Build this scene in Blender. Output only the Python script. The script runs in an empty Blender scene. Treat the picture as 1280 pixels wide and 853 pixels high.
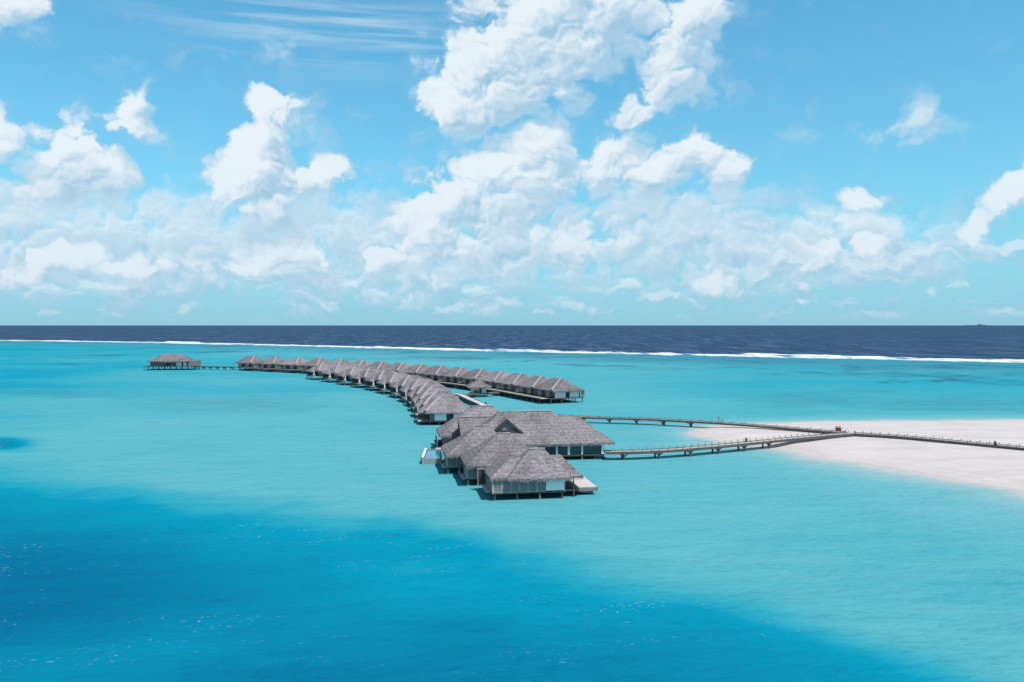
import bpy, math, random
import numpy as np
from mathutils import Vector, noise as mnoise

R = math.radians
random.seed(11)
rng = np.random.default_rng(5)
scene = bpy.context.scene
COL = scene.collection
H = 30.0          # eye height above the lagoon
Y0 = 404.0        # row of the true eye level in the 1280 px photograph
F = 1000.0        # focal length in those pixels
CURB = 10000.0    # the sea ends at the horizon, about ten km away


def ground(px, py, z=0.0):
    d = (H - z) * F / (py - Y0)
    return ((px - 640.0) * d / F, d)


# ---------------------------------------------------------------- node helper
class NT:
    def __init__(self, tree):
        self.t = tree
        self.n = tree.nodes
        self.l = tree.links

    def add(self, typ, **kw):
        nd = self.n.new(typ)
        for k, v in kw.items():
            setattr(nd, k, v)
        return nd

    def put(self, sock, v):
        if isinstance(v, bpy.types.NodeSocket):
            self.l.new(v, sock)
        elif isinstance(v, (tuple, list)) and sock.type == 'RGBA' and len(v) == 3:
            sock.default_value = (*v, 1)
        else:
            sock.default_value = v

    def m(self, op, a, b=None, c=None, clamp=False):
        nd = self.add('ShaderNodeMath', operation=op, use_clamp=clamp)
        self.put(nd.inputs[0], a)
        if b is not None: self.put(nd.inputs[1], b)
        if c is not None: self.put(nd.inputs[2], c)
        return nd.outputs[0]

    def v(self, op, a, b=None, c=None, out=0):
        nd = self.add('ShaderNodeVectorMath', operation=op)
        self.put(nd.inputs[0], a)
        if b is not None: self.put(nd.inputs[1], b)
        if c is not None: self.put(nd.inputs[2], c)
        return nd.outputs[out]

    def noise(self, vec, scale, detail=2.0, rough=0.5, dist=0.0, out=0, dim='3D'):
        nd = self.add('ShaderNodeTexNoise', noise_dimensions=dim)
        self.put(nd.inputs['Vector'], vec)
        nd.inputs['Scale'].default_value = scale
        nd.inputs['Detail'].default_value = detail
        nd.inputs['Roughness'].default_value = rough
        nd.inputs['Distortion'].default_value = dist
        return nd.outputs[out]

    def smooth(self, x, a, b, lo=0.0, hi=1.0):
        nd = self.add('ShaderNodeMapRange', interpolation_type='SMOOTHSTEP')
        self.put(nd.inputs[0], x)
        self.put(nd.inputs[1], a); self.put(nd.inputs[2], b)
        self.put(nd.inputs[3], lo); self.put(nd.inputs[4], hi)
        return nd.outputs[0]

    def lin(self, x, a, b, lo=0.0, hi=1.0):
        nd = self.add('ShaderNodeMapRange')
        self.put(nd.inputs[0], x)
        for i, q in enumerate((a, b, lo, hi)): self.put(nd.inputs[i + 1], q)
        return nd.outputs[0]

    def mix(self, fac, a, b, blend='MIX'):
        nd = self.add('ShaderNodeMix', data_type='RGBA', blend_type=blend)
        self.put(nd.inputs[0], fac)
        self.put(nd.inputs[6], a); self.put(nd.inputs[7], b)
        return nd.outputs[2]

    def ramp(self, x, stops):
        nd = self.add('ShaderNodeValToRGB')
        e = nd.color_ramp.elements
        while len(e) < len(stops): e.new(0.5)
        for el, (p, c) in zip(e, stops):
            el.position = p; el.color = (*c, 1)
        self.put(nd.inputs[0], x)
        return nd.outputs[0]

    def bump(self, h, strength, dist=0.1, normal=None):
        nd = self.add('ShaderNodeBump')
        nd.inputs['Strength'].default_value = strength
        nd.inputs['Distance'].default_value = dist
        self.put(nd.inputs['Height'], h)
        if normal is not None: self.put(nd.inputs['Normal'], normal)
        return nd.outputs[0]


def lin(r, g, b):
    def f(c):
        c /= 255.0
        return c / 12.92 if c < 0.04045 else ((c + 0.055) / 1.055) ** 2.4
    return (f(r), f(g), f(b))


def material(name):
    m = bpy.data.materials.new(name)
    m.use_nodes = True
    nt = NT(m.node_tree)
    p = m.node_tree.nodes['Principled BSDF']
    return m, nt, p


# ---------------------------------------------------------------- world: Nishita sky and clouds
SUN_EL, SUN_AZ = 60.0, 136.0      # azimuth measured from +Y (view direction) towards +X
LB = 1.0


def build_world():
    w = bpy.data.worlds.new("World")
    scene.world = w
    w.use_nodes = True
    nt = NT(w.node_tree)
    nt.n.clear()
    tc = nt.add('ShaderNodeTexCoord')
    dirv = nt.v('NORMALIZE', tc.outputs['Generated'])
    sp = nt.add('ShaderNodeSeparateXYZ'); nt.l.new(dirv, sp.inputs[0])
    x, y, z = sp.outputs
    hyp = nt.m('SQRT', nt.m('ADD', nt.m('MULTIPLY', x, x), nt.m('MULTIPLY', y, y)))
    hyp = nt.m('MAXIMUM', hyp, 0.02)
    el = nt.m('DIVIDE', z, hyp)
    el = nt.m('MINIMUM', nt.m('MAXIMUM', el, -0.02), 3.0)
    az = nt.m('ARCTAN2', x, y)
    cb = nt.add('ShaderNodeCombineXYZ'); nt.put(cb.inputs[0], az); nt.put(cb.inputs[1], el)
    P = cb.outputs[0]
    # sky, never looked up below the horizon
    zc = nt.m('MAXIMUM', z, 0.012)
    cs = nt.add('ShaderNodeCombineXYZ')
    for i, q in enumerate((x, y, zc)): nt.put(cs.inputs[i], q)
    sky = nt.add('ShaderNodeTexSky', sky_type='NISHITA')
    sky.sun_disc = False
    sky.sun_elevation = R(SUN_EL)
    sky.sun_rotation = R(SUN_AZ)
    sky.altitude = 30
    sky.air_density = 1.0
    sky.dust_density = 0.6
    sky.ozone_density = 1.6
    nt.put(sky.inputs[0], nt.v('NORMALIZE', cs.outputs[0]))
    away = nt.m('MAXIMUM', nt.smooth(el, 0.42, 0.85), nt.smooth(nt.m('ABSOLUTE', az), 0.7, 1.1))
    skyc = nt.mix(1.0, sky.outputs[0], nt.mix(away, SKY_TINT, (1.0, 0.97, 0.90)), 'MULTIPLY')

    # warp of the cloud field
    def warp(p):
        a = nt.v('SUBTRACT', nt.noise(p, 9.0, 3, 0.55, out=1, dim='2D'), (0.5, 0.5, 0.5))
        b = nt.v('SUBTRACT', nt.noise(p, 34.0, 3, 0.6, out=1, dim='2D'), (0.5, 0.5, 0.5))
        q = nt.v('MULTIPLY_ADD', a, (0.05, 0.04, 0), p)
        return nt.v('MULTIPLY_ADD', b, (0.022, 0.020, 0), q)

    def blobs(p, lst):
        M = 0.0
        for (px, py, rx, ry, h) in lst:
            a = math.atan((px - 640) / F)
            e = (Y0 - py) / F * math.cos(a)
            sx = F / (rx * 1.05 * math.cos(a) ** 2); sy = F / (ry * 1.05 * math.cos(a))
            d = nt.v('MULTIPLY_ADD', p, (sx, sy, 0), (-a * sx, -e * sy, 0))
            q = nt.v('DOT_PRODUCT', d, d, out=1)
            g = nt.m('POWER', 0.3679, q)
            M = nt.m('MULTIPLY_ADD', g, h, M)
        return M

    def puffs(p, scale):
        vo = nt.add('ShaderNodeTexVoronoi', feature='F1', voronoi_dimensions='2D')
        nt.put(vo.inputs['Vector'], p)
        vo.inputs['Scale'].default_value = scale
        vo.inputs['Detail'].default_value = 2.0
        vo.inputs['Roughness'].default_value = 0.45
        vo.inputs['Lacunarity'].default_value = 2.3
        return vo.outputs['Distance']

    def detail(wp, amp):
        n = nt.noise(wp, 11.0, 7, 0.60, dim='2D')
        pf = puffs(nt.v('MULTIPLY', wp, (1.0, 1.15, 1.0)), 21.0)
        q = nt.m('MULTIPLY_ADD', n, amp, -amp * 0.5)
        return nt.m('MULTIPLY_ADD', nt.m('MULTIPLY', pf, pf), -amp * 0.9, nt.m('ADD', q, amp * 0.22))

    def cumulus(lst, t0, t1, col_lo, col_hi, amp, kM, kN, bias, crisp=True):
        wp = warp(P)
        Ma = nt.m('MINIMUM', blobs(wp, lst), 1.1)
        Na = detail(wp, amp)
        Mb = nt.m('MINIMUM', blobs(nt.v('ADD', wp, (-0.012, 0.026, 0)), lst), 1.1)
        Nb = detail(nt.v('ADD', wp, (-0.0035, 0.0060, 0)), amp)
        Fa = nt.m('ADD', Ma, Na)
        dM = nt.m('SUBTRACT', Ma, Mb)
        dN = nt.m('SUBTRACT', Na, Nb)
        dens = nt.smooth(Fa, t0, nt.lin(dM, -0.15, 0.12, t1 + 0.40, t0 + 0.36) if crisp else t1)
        lit = nt.m('MULTIPLY_ADD', dM, kM, nt.m('MULTIPLY_ADD', dN, kN, bias))
        lit = nt.smooth(lit, -0.1, 1.0)
        halo = nt.smooth(Fa, -0.10, 0.75)
        return dens, nt.mix(lit, col_lo, col_hi), halo

    WHITE = CL_HI; SHADE = CL_LO; VEIL = K(196, 224, 240)
    main = [
        # tall top centre cloud
        (700, 30, 85, 60, .95), (640, 80, 75, 55, .95), (575, 130, 55, 36, .85), (735, 0, 60, 50, .8), (640, 120, 60, 26, .5), (680, 90, 50, 40, .5), (545, 150, 34, 20, .5),
        # its right neighbour
        (858, 40, 46, 50, .75), (830, 105, 42, 44, .7), (872, 12, 36, 30, .5), (806, 145, 40, 28, .45), (900, 50, 26, 40, .25),
        # tower left of centre
        (342, 140, 30, 38, 1.0), (332, 190, 40, 44, .95), (302, 232, 40, 32, .95), (345, 245, 55, 36, .75), (427, 228, 30, 32, .6), (388, 225, 34, 22, .45), (318, 268, 44, 22, .45),
        # left group
        (72, 175, 34, 30, .9), (95, 205, 50, 34, .8), (142, 228, 44, 30, .55), (168, 165, 36, 22, .85), (173, 122, 22, 20, .75), (-4, 165, 30, 42, .7), (30, 245, 60, 35, .4), (110, 250, 70, 30, .45),
        # top left corner
        (25, 8, 58, 36, .75), (-6, 40, 34, 30, .55),
        # big middle mass
        (674, 176, 30, 20, 1.0), (612, 235, 72, 36, .95), (585, 262, 55, 34, .8), (655, 222, 62, 34, .85), (760, 205, 44, 42, .75), (845, 222, 54, 36, .75), (870, 180, 40, 24, .65), (915, 215, 34, 24, .75), (816, 215, 22, 18, .5),
        (545, 292, 50, 32, .75), (630, 298, 90, 38, .75), (730, 300, 70, 30, .7), (475, 325, 52, 18, .6), (590, 330, 80, 22, .45), (700, 330, 80, 20, .45), (860, 262, 40, 22, .3),
        # right clouds
        (1252, 252, 32, 26, .9), (1212, 292, 22, 18, .7), (1290, 232, 28, 26, .8), (1076, 246, 30, 15, .85), (1045, 308, 42, 20, .75), (1008, 335, 28, 13, .65), (1085, 300, 30, 22, .5), (960, 298, 36, 22, .5), (895, 352, 30, 20, .65), (1240, 320, 40, 18, .35),
        # low left bank
        (105, 318, 42, 16, .8), (62, 322, 16, 12, .6), (175, 330, 56, 16, .65), (352, 310, 48, 24, .9), (315, 332, 60, 18, .65), (400, 330, 40, 16, .4), (30, 345, 60, 18, .45), (150, 360, 90, 16, .4), (320, 358, 90, 14, .4),
    ]
    faint = [
        (250, 300, 300, 70, .55), (640, 330, 260, 60, .5), (60, 330, 200, 60, .45), (1000, 320, 220, 60, .4), (590, 200, 60, 50, .3), (380, 180, 60, 50, .3),
        (357, 57, 24, 22, .62), (1146, 145, 30, 28, .72), (1118, 172, 40, 18, .55), (1010, 170, 50, 16, .32), (1200, 165, 30, 20, .3), (130, 60, 60, 26, .35), (290, 85, 40, 20, .3),
        (430, 250, 80, 50, .4), (220, 260, 90, 40, .38), (60, 275, 110, 40, .55), (850, 280, 80, 50, .5), (750, 250, 90, 60, .5), (520, 330, 120, 40, .5), (960, 330, 120, 40, .5), (1120, 320, 130, 36, .45), (1060, 270, 60, 18, .6), (880, 110, 50, 50, .45),
        (180, 330, 200, 40, .5), (380, 330, 130, 36, .45), (1090, 285, 80, 18, .45), (920, 250, 50, 40, .35),
    ]
    # high thin streaks
    st = nt.v('MULTIPLY', nt.v('ADD', P, (3.1, 0.0, 0)), (2.6, 42.0, 0))
    sn = nt.noise(st, 1.0, 4, 0.5, 0.3, dim='2D')
    smask = blobs(P, [(430, 45, 150, 34, .8), (330, 18, 120, 14, .5), (480, 62, 90, 12, .5)])
    streak = nt.m('MULTIPLY', nt.smooth(sn, 0.40, 0.70), smask, clamp=True)
    # general far cloud bank over the horizon, all the way round
    def bankf(p):
        q = warp(p)
        big = nt.noise(nt.v('MULTIPLY', q, (6.0, 20.0, 0)), 1.0, 6, 0.62, dim='2D')
        pf = puffs(nt.v('MULTIPLY', q, (0.8, 1.9, 1.0)), 26.0)
        return nt.m('MULTIPLY_ADD', pf, -0.22, big)
    bn = bankf(P)
    bn2 = bankf(nt.v('ADD', P, (-0.005, 0.010, 0)))
    bank = nt.m('MULTIPLY', nt.smooth(bn, 0.34, 0.50), nt.m('MULTIPLY', nt.smooth(el, 0.15, 0.06), nt.smooth(el, -0.002, 0.014)))
    blit = nt.smooth(nt.m('MULTIPLY_ADD', nt.m('SUBTRACT', bn, bn2), 2.6, 0.40), 0.0, 1.0)
    # clouds outside the photographed part of the sky
    side = nt.smooth(nt.m('ABSOLUTE', az), 0.66, 0.95)
    on = nt.noise(nt.v('MULTIPLY', warp(P), (1, 1.25, 0)), 5.0, 7, 0.58)
    other = nt.m('MULTIPLY', nt.smooth(on, 0.46, 0.60), nt.m('MAXIMUM', side, nt.smooth(el, 0.50, 0.75)))
    other = nt.m('MULTIPLY', other, nt.smooth(el, 1.4, 0.7))

    c = skyc
    # pale haze sitting on the horizon
    hz = nt.m('POWER', 2.718, nt.m('MULTIPLY', nt.m('MAXIMUM', el, 0.0), -4.6))
    c = nt.mix(nt.m('MULTIPLY', hz, 0.92), c, HAZE_C)
    c = nt.mix(nt.m('MULTIPLY', streak, 0.7), c, WHITE)
    d, col, _ = cumulus(faint, 0.03, 1.0, SHADE, WHITE, 0.50, 0.5, 0.9, 0.42, crisp=False)
    c = nt.mix(nt.m('MULTIPLY', d, 0.85), c, col)
    d, col, halo = cumulus(main, 0.20, 0.66, SHADE, WHITE, 0.62, 1.2, 1.35, 0.40)
    thin = nt.lin(el, 0.03, 0.20, 0.60, 0.94)
    c = nt.mix(nt.m('MULTIPLY', halo, 0.72), c, nt.mix(nt.smooth(halo, 0.1, 0.8), SHADE, VEIL))
    c = nt.mix(nt.m('MULTIPLY', bank, 0.55), c, nt.mix(blit, SHADE, WHITE))
    c = nt.mix(nt.m('MULTIPLY', d, thin), c, col)
    c = nt.mix(nt.m('MULTIPLY', other, 0.9), c, nt.mix(nt.smooth(on, 0.5, 0.75), SHADE, WHITE))
    # the lowest degree dissolves into haze
    low = nt.m('POWER', 2.718, nt.m('MULTIPLY', nt.m('MAXIMUM', el, 0.0), -75.0))
    c = nt.mix(nt.m('MULTIPLY', low, 0.9), c, HAZE_LOW)
    bg = nt.add('ShaderNodeBackground')
    nt.put(bg.inputs[0], c)
    bg.inputs[1].default_value = 0.1
    out = nt.add('ShaderNodeOutputWorld')
    nt.l.new(bg.outputs[0], out.inputs[0])
    w.cycles.sampling_method = 'MANUAL'
    w.cycles.sample_map_resolution = 256


EXPO = 0.0


def K(r, g, b, s=10.0):            # display colour -> radiance that the 0.1 background strength shows as that colour
    return tuple(c * s for c in lin(r, g, b))


SKY_TINT = (0.52, 1.62, 1.74)
CL_HI = K(234, 244, 250)
CL_LO = K(156, 198, 224)
HAZE_C = K(150, 203, 230)
HAZE_LOW = K(150, 203, 221)
build_world()

sun = bpy.data.lights.new("sun", 'SUN')
sun.energy = 4.8
sun.angle = R(0.53)
sun.color = (1.0, 0.95, 0.88)
so = bpy.data.objects.new("sun", sun)
COL.objects.link(so)
sd = Vector((math.sin(R(SUN_AZ)) * math.cos(R(SUN_EL)), math.cos(R(SUN_AZ)) * math.cos(R(SUN_EL)), math.sin(R(SUN_EL))))
so.rotation_euler = sd.to_track_quat('Z', 'Y').to_euler()
so.location = sd * 300

cam = bpy.data.cameras.new("camera")
cam.sensor_width = 36.0
cam.lens = 36.0 * F / 1280.0
cam.clip_end = 60000
cam.clip_start = 0.5
co = bpy.data.objects.new("camera", cam)
COL.objects.link(co)
co.location = (0, 0, H)
co.rotation_euler = (R(90) - math.atan((426.5 - Y0) / F), 0, 0)
scene.camera = co
vs = scene.view_settings
vs.view_transform = 'Standard'; vs.look = 'None'; vs.exposure = EXPO; vs.gamma = 1.0
vs.use_curve_mapping = False
scene.cycles.use_denoising = True
scene.cycles.denoiser = 'OPENIMAGEDENOISE'
scene.cycles.denoising_input_passes = 'RGB_ALBEDO_NORMAL'
scene.cycles.max_bounces = 4
scene.cycles.transparent_max_bounces = 6
scene.cycles.caustics_reflective = False
scene.cycles.caustics_refractive = False
scene.cycles.sample_clamp_indirect = 4.0


# ---------------------------------------------------------------- materials
def make_thatch():
    m, nt, p = material("thatch")
    tc = nt.add('ShaderNodeTexCoord')
    oi = nt.add('ShaderNodeObjectInfo')
    off = nt.v('SCALE', (37.0, 11.0, 0.0), None); off.node.inputs['Scale'].default_value = 1
    nt.l.new(oi.outputs['Random'], off.node.inputs['Scale'])
    P = nt.v('ADD', tc.outputs['Object'], off)
    fine = nt.noise(P, 8.0, 4, 0.8)
    tuft = nt.noise(nt.v('MULTIPLY', P, (1, 1, 1.4)), 1.7, 3, 0.6)
    wear = nt.noise(P, 0.16, 4, 0.6)
    sz = nt.add('ShaderNodeSeparateXYZ'); nt.l.new(P, sz.inputs[0])
    course = nt.m('FRACT', nt.m('MULTIPLY_ADD', nt.noise(P, 0.5, 2), 0.5, nt.m('MULTIPLY', sz.outputs[2], 1.7)))
    v = nt.m('ADD', nt.m('MULTIPLY', fine, 0.72), nt.m('MULTIPLY', tuft, 0.28))
    v = nt.m('MULTIPLY_ADD', course, 0.05, nt.m('ADD', v, -0.025))
    c = nt.ramp(v, [(0.33, (0.040, 0.039, 0.045)), (0.44, (0.135, 0.128, 0.142)), (0.54, (0.250, 0.238, 0.262)), (0.67, (0.47, 0.453, 0.49))])
    c = nt.mix(nt.smooth(wear, 0.42, 0.66), c, nt.v('MULTIPLY', c, (0.70, 0.69, 0.70)))
    tone = nt.lin(oi.outputs['Random'], 0, 1, 0.86, 1.12)
    sc = nt.v('SCALE', c); nt.put(sc.node.inputs['Scale'], tone)
    nt.put(p.inputs['Base Color'], sc)
    p.inputs['Roughness'].default_value = 0.95
    p.inputs['Specular IOR Level'].default_value = 0.1
    nt.put(p.inputs['Normal'], nt.bump(nt.m('ADD', v, nt.m('MULTIPLY', course, 0.05)), 0.6, 0.16))
    return m


def make_plain(name, c, rough=0.8, var=0.25, scale=1.5, stretch=(1, 1, 1), spec=0.25, bump=0.0):
    m, nt, p = material(name)
    tc = nt.add('ShaderNodeTexCoord')
    P = nt.v('MULTIPLY', tc.outputs['Object'], stretch)
    n = nt.noise(P, scale, 5, 0.65)
    lo = tuple(q * (1 - var) for q in c); hi = tuple(min(1, q * (1 + var)) for q in c)
    nt.put(p.inputs['Base Color'], nt.ramp(n, [(0.3, lo), (0.7, hi)]))
    p.inputs['Roughness'].default_value = rough
    p.inputs['Specular IOR Level'].default_value = spec
    if bump:
        nt.put(p.inputs['Normal'], nt.bump(n, bump, 0.05))
    return m


M = {}
M['thatch'] = make_thatch()
M['cap'] = make_plain('pale_thatch_cap', (0.275, 0.26, 0.285), 0.95, 0.45, 2.6, spec=0.1, bump=0.6)
M['timber'] = make_plain('grey_timber', (0.18, 0.195, 0.195), 0.8, 0.4, 1.2, (1, 1, 9))
M['slat'] = make_plain('silvered_slat_boards', (0.215, 0.22, 0.22), 0.8, 0.45, 1.4, (1, 1, 9))
M['timber_v'] = make_plain('grey_timber_frame', (0.42, 0.43, 0.425), 0.8, 0.25, 1.2, (1, 1, 4))
M['dark'] = make_plain('dark_timber', (0.06, 0.066, 0.07), 0.8, 0.35, 2.0)
M['white'] = make_plain('white_render', (0.88, 0.86, 0.82), 0.7, 0.06, 0.7)
M['deck'] = make_plain('bleached_deck_boards', (0.42, 0.40, 0.39), 0.85, 0.2, 2.0, (1, 6, 1))
M['deck_tan'] = make_plain('tan_deck_boards', (0.36, 0.33, 0.28), 0.85, 0.25, 2.0, (1, 6, 1))
M['pale'] = make_plain('pale_deck', (0.50, 0.48, 0.47), 0.8, 0.12, 2.0, (1, 6, 1))
M['pile'] = make_plain('wet_timber_pile', (0.10, 0.105, 0.10), 0.7, 0.5, 3.0)
M['pile_tan'] = make_plain('weathered_pile', (0.26, 0.215, 0.155), 0.7, 0.4, 3.0)
M['beam'] = make_plain('weathered_beam', (0.085, 0.088, 0.09), 0.8, 0.35, 1.5)
M['door'] = make_plain('dark_door_glass', (0.018, 0.03, 0.035), 0.15, 0.3, 1.0, spec=0.5)
M['glass'] = make_plain('tinted_glass', (0.035, 0.085, 0.095), 0.08, 0.35, 0.8, spec=0.6)
M['concrete'] = make_plain('pool_concrete', (0.26, 0.30, 0.30), 0.7, 0.15, 1.5)
M['poolwater'] = make_plain('pool_water', (0.015, 0.19, 0.30), 0.08, 0.15, 1.5, spec=0.4)
M['canvas'] = make_plain('white_canvas', (0.72, 0.73, 0.74), 0.8, 0.06, 2.0)
M['cushion'] = make_plain('pink_cushion', (0.55, 0.44, 0.44), 0.9, 0.1, 2.0)
M['brown'] = make_plain('brown_boards', (0.21, 0.095, 0.06), 0.7, 0.4, 2.0, (4, 4, 1))
M['tan'] = make_plain('tan_boards', (0.36, 0.24, 0.17), 0.7, 0.2, 2.0)
M['skin'] = make_plain('skin', (0.32, 0.19, 0.13), 0.6, 0.05, 3.0)
M['cloth_dark'] = make_plain('dark_cloth', (0.03, 0.035, 0.06), 0.9, 0.2, 3.0)
M['cloth_pink'] = make_plain('pink_cloth', (0.42, 0.24, 0.27), 0.9, 0.1, 3.0)
M['hair'] = make_plain('dark_hair', (0.015, 0.012, 0.01), 0.6, 0.2, 3.0)
M['rubber'] = make_plain('black_rubber', (0.02, 0.02, 0.02), 0.8, 0.2, 3.0)
M['islet'] = make_plain('islet_green', (0.06, 0.09, 0.06), 0.9, 0.3, 0.02)
M['plant'] = make_plain('deck_plant_leaves', (0.035, 0.06, 0.03), 0.8, 0.4, 3.0)


# ---------------------------------------------------------------- mesh builder
class MB:
    def __init__(self):
        self.v = []; self.f = []

    def quad(self, a, b, c, d):
        i = len(self.v); self.v += [a, b, c, d]; self.f.append((i, i + 1, i + 2, i + 3))

    def tri(self, a, b, c):
        i = len(self.v); self.v += [a, b, c]; self.f.append((i, i + 1, i + 2))

    def box(self, x0, x1, y0, y1, z0, z1, taper=0.0):
        i = len(self.v); t = taper
        self.v += [(x0, y0, z0), (x1, y0, z0), (x1, y1, z0), (x0, y1, z0), (x0 + t, y0 + t, z1), (x1 - t, y0 + t, z1), (x1 - t, y1 - t, z1), (x0 + t, y1 - t, z1)]
        for q in ((3, 2, 1, 0), (4, 5, 6, 7), (0, 1, 5, 4), (1, 2, 6, 5), (2, 3, 7, 6), (3, 0, 4, 7)):
            self.f.append(tuple(i + k for k in q))

    def cyl(self, x, y, z0, z1, r0, r1=None, n=8):
        r1 = r0 if r1 is None else r1
        i = len(self.v)
        for k in range(n):
            a = 2 * math.pi * k / n; self.v.append((x + r0 * math.cos(a), y + r0 * math.sin(a), z0))
        for k in range(n):
            a = 2 * math.pi * k / n; self.v.append((x + r1 * math.cos(a), y + r1 * math.sin(a), z1))
        for k in range(n):
            self.f.append((i + k, i + (k + 1) % n, i + n + (k + 1) % n, i + n + k))
        self.f.append(tuple(i + n + k for k in range(n)))
        self.f.append(tuple(i + n - 1 - k for k in range(n)))

    def grid(self, fn, nu, nv):
        i = len(self.v)
        for a in range(nu + 1):
            for b in range(nv + 1):
                self.v.append(fn(a / nu, b / nv))
        for a in range(nu):
            for b in range(nv):
                q = i + a * (nv + 1) + b
                self.f.append((q, q + nv + 1, q + nv + 2, q + 1))

    def beam(self, a, b, w, h):
        a = Vector(a); b = Vector(b); d = b - a
        s = Vector((-d.y, d.x, 0)); s = s.normalized() * (w / 2) if s.length > 1e-6 else Vector((w / 2, 0, 0))
        up = d.cross(s).normalized() * (h / 2)
        if up.z < 0: up = -up
        i = len(self.v)
        for pnt in (a, b):
            for sg, ug in ((-1, -1), (1, -1), (1, 1), (-1, 1)):
                self.v.append(tuple(pnt + s * sg + up * ug))
        for k in range(4):
            self.f.append((i + k, i + (k + 1) % 4, i + 4 + (k + 1) % 4, i + 4 + k))
        self.f.append((i + 3, i + 2, i + 1, i)); self.f.append((i + 4, i + 5, i + 6, i + 7))

    def build(self, name, mat, parent=None, smooth=False, label=None):
        me = bpy.data.meshes.new(name)
        me.from_pydata([tuple(q) for q in self.v], [], self.f)
        me.validate()
        import bmesh
        bm = bmesh.new(); bm.from_mesh(me)
        bmesh.ops.recalc_face_normals(bm, faces=bm.faces)
        bm.to_mesh(me); bm.free()
        if smooth:
            me.polygons.foreach_set('use_smooth', [True] * len(me.polygons))
        me.materials.append(mat if not isinstance(mat, str) else M[mat])
        o = bpy.data.objects.new(name, me)
        COL.objects.link(o)
        if parent is not None: o.parent = parent
        if label: o['label'] = label
        return o


def thing(name, label, cat, loc=(0, 0, 0), rot=0.0, group=None):
    o = bpy.data.objects.new(name, None)
    o.empty_display_size = 1.0
    COL.objects.link(o)
    o.location = loc; o.rotation_euler = (0, 0, rot)
    o['label'] = label; o['category'] = cat
    if group: o['group'] = group
    return o


def dup(o, parent=None):
    c = o.copy(); COL.objects.link(c)
    if parent is not None: c.parent = parent
    for ch in list(o.children): dup(ch, c)
    return c


def place(o, loc, rot, label, group=None):
    o.location = loc; o.rotation_euler = (0, 0, rot); o['label'] = label
    if group: o['group'] = group
    return o


def mesh_thing(o, label, cat, group=None):
    o['label'] = label; o['category'] = cat
    if group: o['group'] = group
    return o


def structure(o):
    o['kind'] = 'structure'; return o


# ---------------------------------------------------------------- thatched roofs
def hip(mb, x0, x1, y0, y1, ze, zr, ra, rb, axis='x', mid=None, n=14, jit=0.045, seed=0.0, thick=0.32, fringe=True, bell=0.12, fl=0.30):
    """hipped roof: eave rectangle, ridge from ra to rb along axis at the middle"""
    if axis == 'x':
        my = (y0 + y1) / 2 if mid is None else mid
        r0 = Vector((ra, my, zr)); r1 = Vector((rb, my, zr))
        faces = [((x0, y0), (x1, y0), r0, r1), ((x1, y0), (x1, y1), r1, r1), ((x1, y1), (x0, y1), r1, r0), ((x0, y1), (x0, y0), r0, r0)]
    else:
        mx = (x0 + x1) / 2 if mid is None else mid
        r0 = Vector((mx, ra, zr)); r1 = Vector((mx, rb, zr))
        faces = [((x0, y0), (x1, y0), r0, r0), ((x1, y0), (x1, y1), r0, r1), ((x1, y1), (x0, y1), r1, r1), ((x0, y1), (x0, y0), r1, r0)]

    def surf(a, b, t0, t1):
        A = Vector((*a, ze)); B = Vector((*b, ze))

        def fn(u, v):
            e = A.lerp(B, u); t = t0.lerp(t1, u)
            q = e.lerp(t, v)
            q.z += bell * math.sin(math.pi * v) * -0.5 - 0.10 * math.sin(math.pi * u) * (1 - v) * 0.6
            k = mnoise.noise(Vector((q.x * 0.9 + seed, q.y * 0.9, q.z * 0.9))) * jit + mnoise.noise(Vector((q.x * 0.3 + seed, q.y * 0.3, 3))) * jit * 1.2
            q.z += k
            return (q.x, q.y, q.z)
        return fn
    for a, b, t0, t1 in faces:
        L = math.hypot(a[0] - b[0], a[1] - b[1])
        fn = surf(a, b, t0, t1)
        nu = max(6, int(L / 13.0 * n)); mb.grid(fn, nu, n)
        # eave skirt
        for k in range(nu):
            p = fn(k / nu, 0); q = fn((k + 1) / nu, 0)
            mb.quad(p, q, (q[0], q[1], q[2] - thick), (p[0], p[1], p[2] - thick))
        if fringe:
            m = int(L / 0.11)
            nx, ny = (b[1] - a[1]) / L, -(b[0] - a[0]) / L
            for k in range(m):
                u = (k + random.random() * 0.9) / m
                p = Vector(fn(min(u, 1), 0)); w = random.uniform(0.05, 0.13); h = random.uniform(0.3, 1.5) * fl
                d = Vector(((b[0] - a[0]) / L, (b[1] - a[1]) / L, 0))
                o = Vector((nx, ny, 0)) * random.uniform(0.01, 0.12)
                top = p + o * 0.3 + Vector((0, 0, -random.uniform(0.02, 0.2)))
                bot = p + o + Vector((0, 0, -thick - h)) + d * random.uniform(-0.08, 0.08)
                mb.quad(tuple(top - d * w), tuple(top + d * w), tuple(bot + d * w * 0.3), tuple(bot - d * w * 0.3))
            # loose tufts lying on the slope
            for k in range(int(L * n * 0.35)):
                u, v = random.random(), random.random() ** 1.1
                if t0 == t1 and random.random() < v: continue
                p = Vector(fn(u, v)); q = Vector(fn(u, max(0, v - 0.03)))
                d = Vector(((b[0] - a[0]) / L, (b[1] - a[1]) / L, 0)) * random.uniform(0.05, 0.16)
                dn = (q - p); dn = dn.normalized() * random.uniform(0.2, 0.55) if dn.length > 1e-5 else Vector((0, 0, -0.3))
                up = Vector((0, 0, random.uniform(0.02, 0.08)))
                mb.quad(tuple(p - d + Vector((0, 0, -0.03))), tuple(p + d + Vector((0, 0, -0.03))), tuple(p + dn + d + up), tuple(p + dn - d + up))
    mb.quad((x0, y0, ze - thick), (x1, y0, ze - thick), (x1, y1, ze - thick), (x0, y1, ze - thick))


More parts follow.
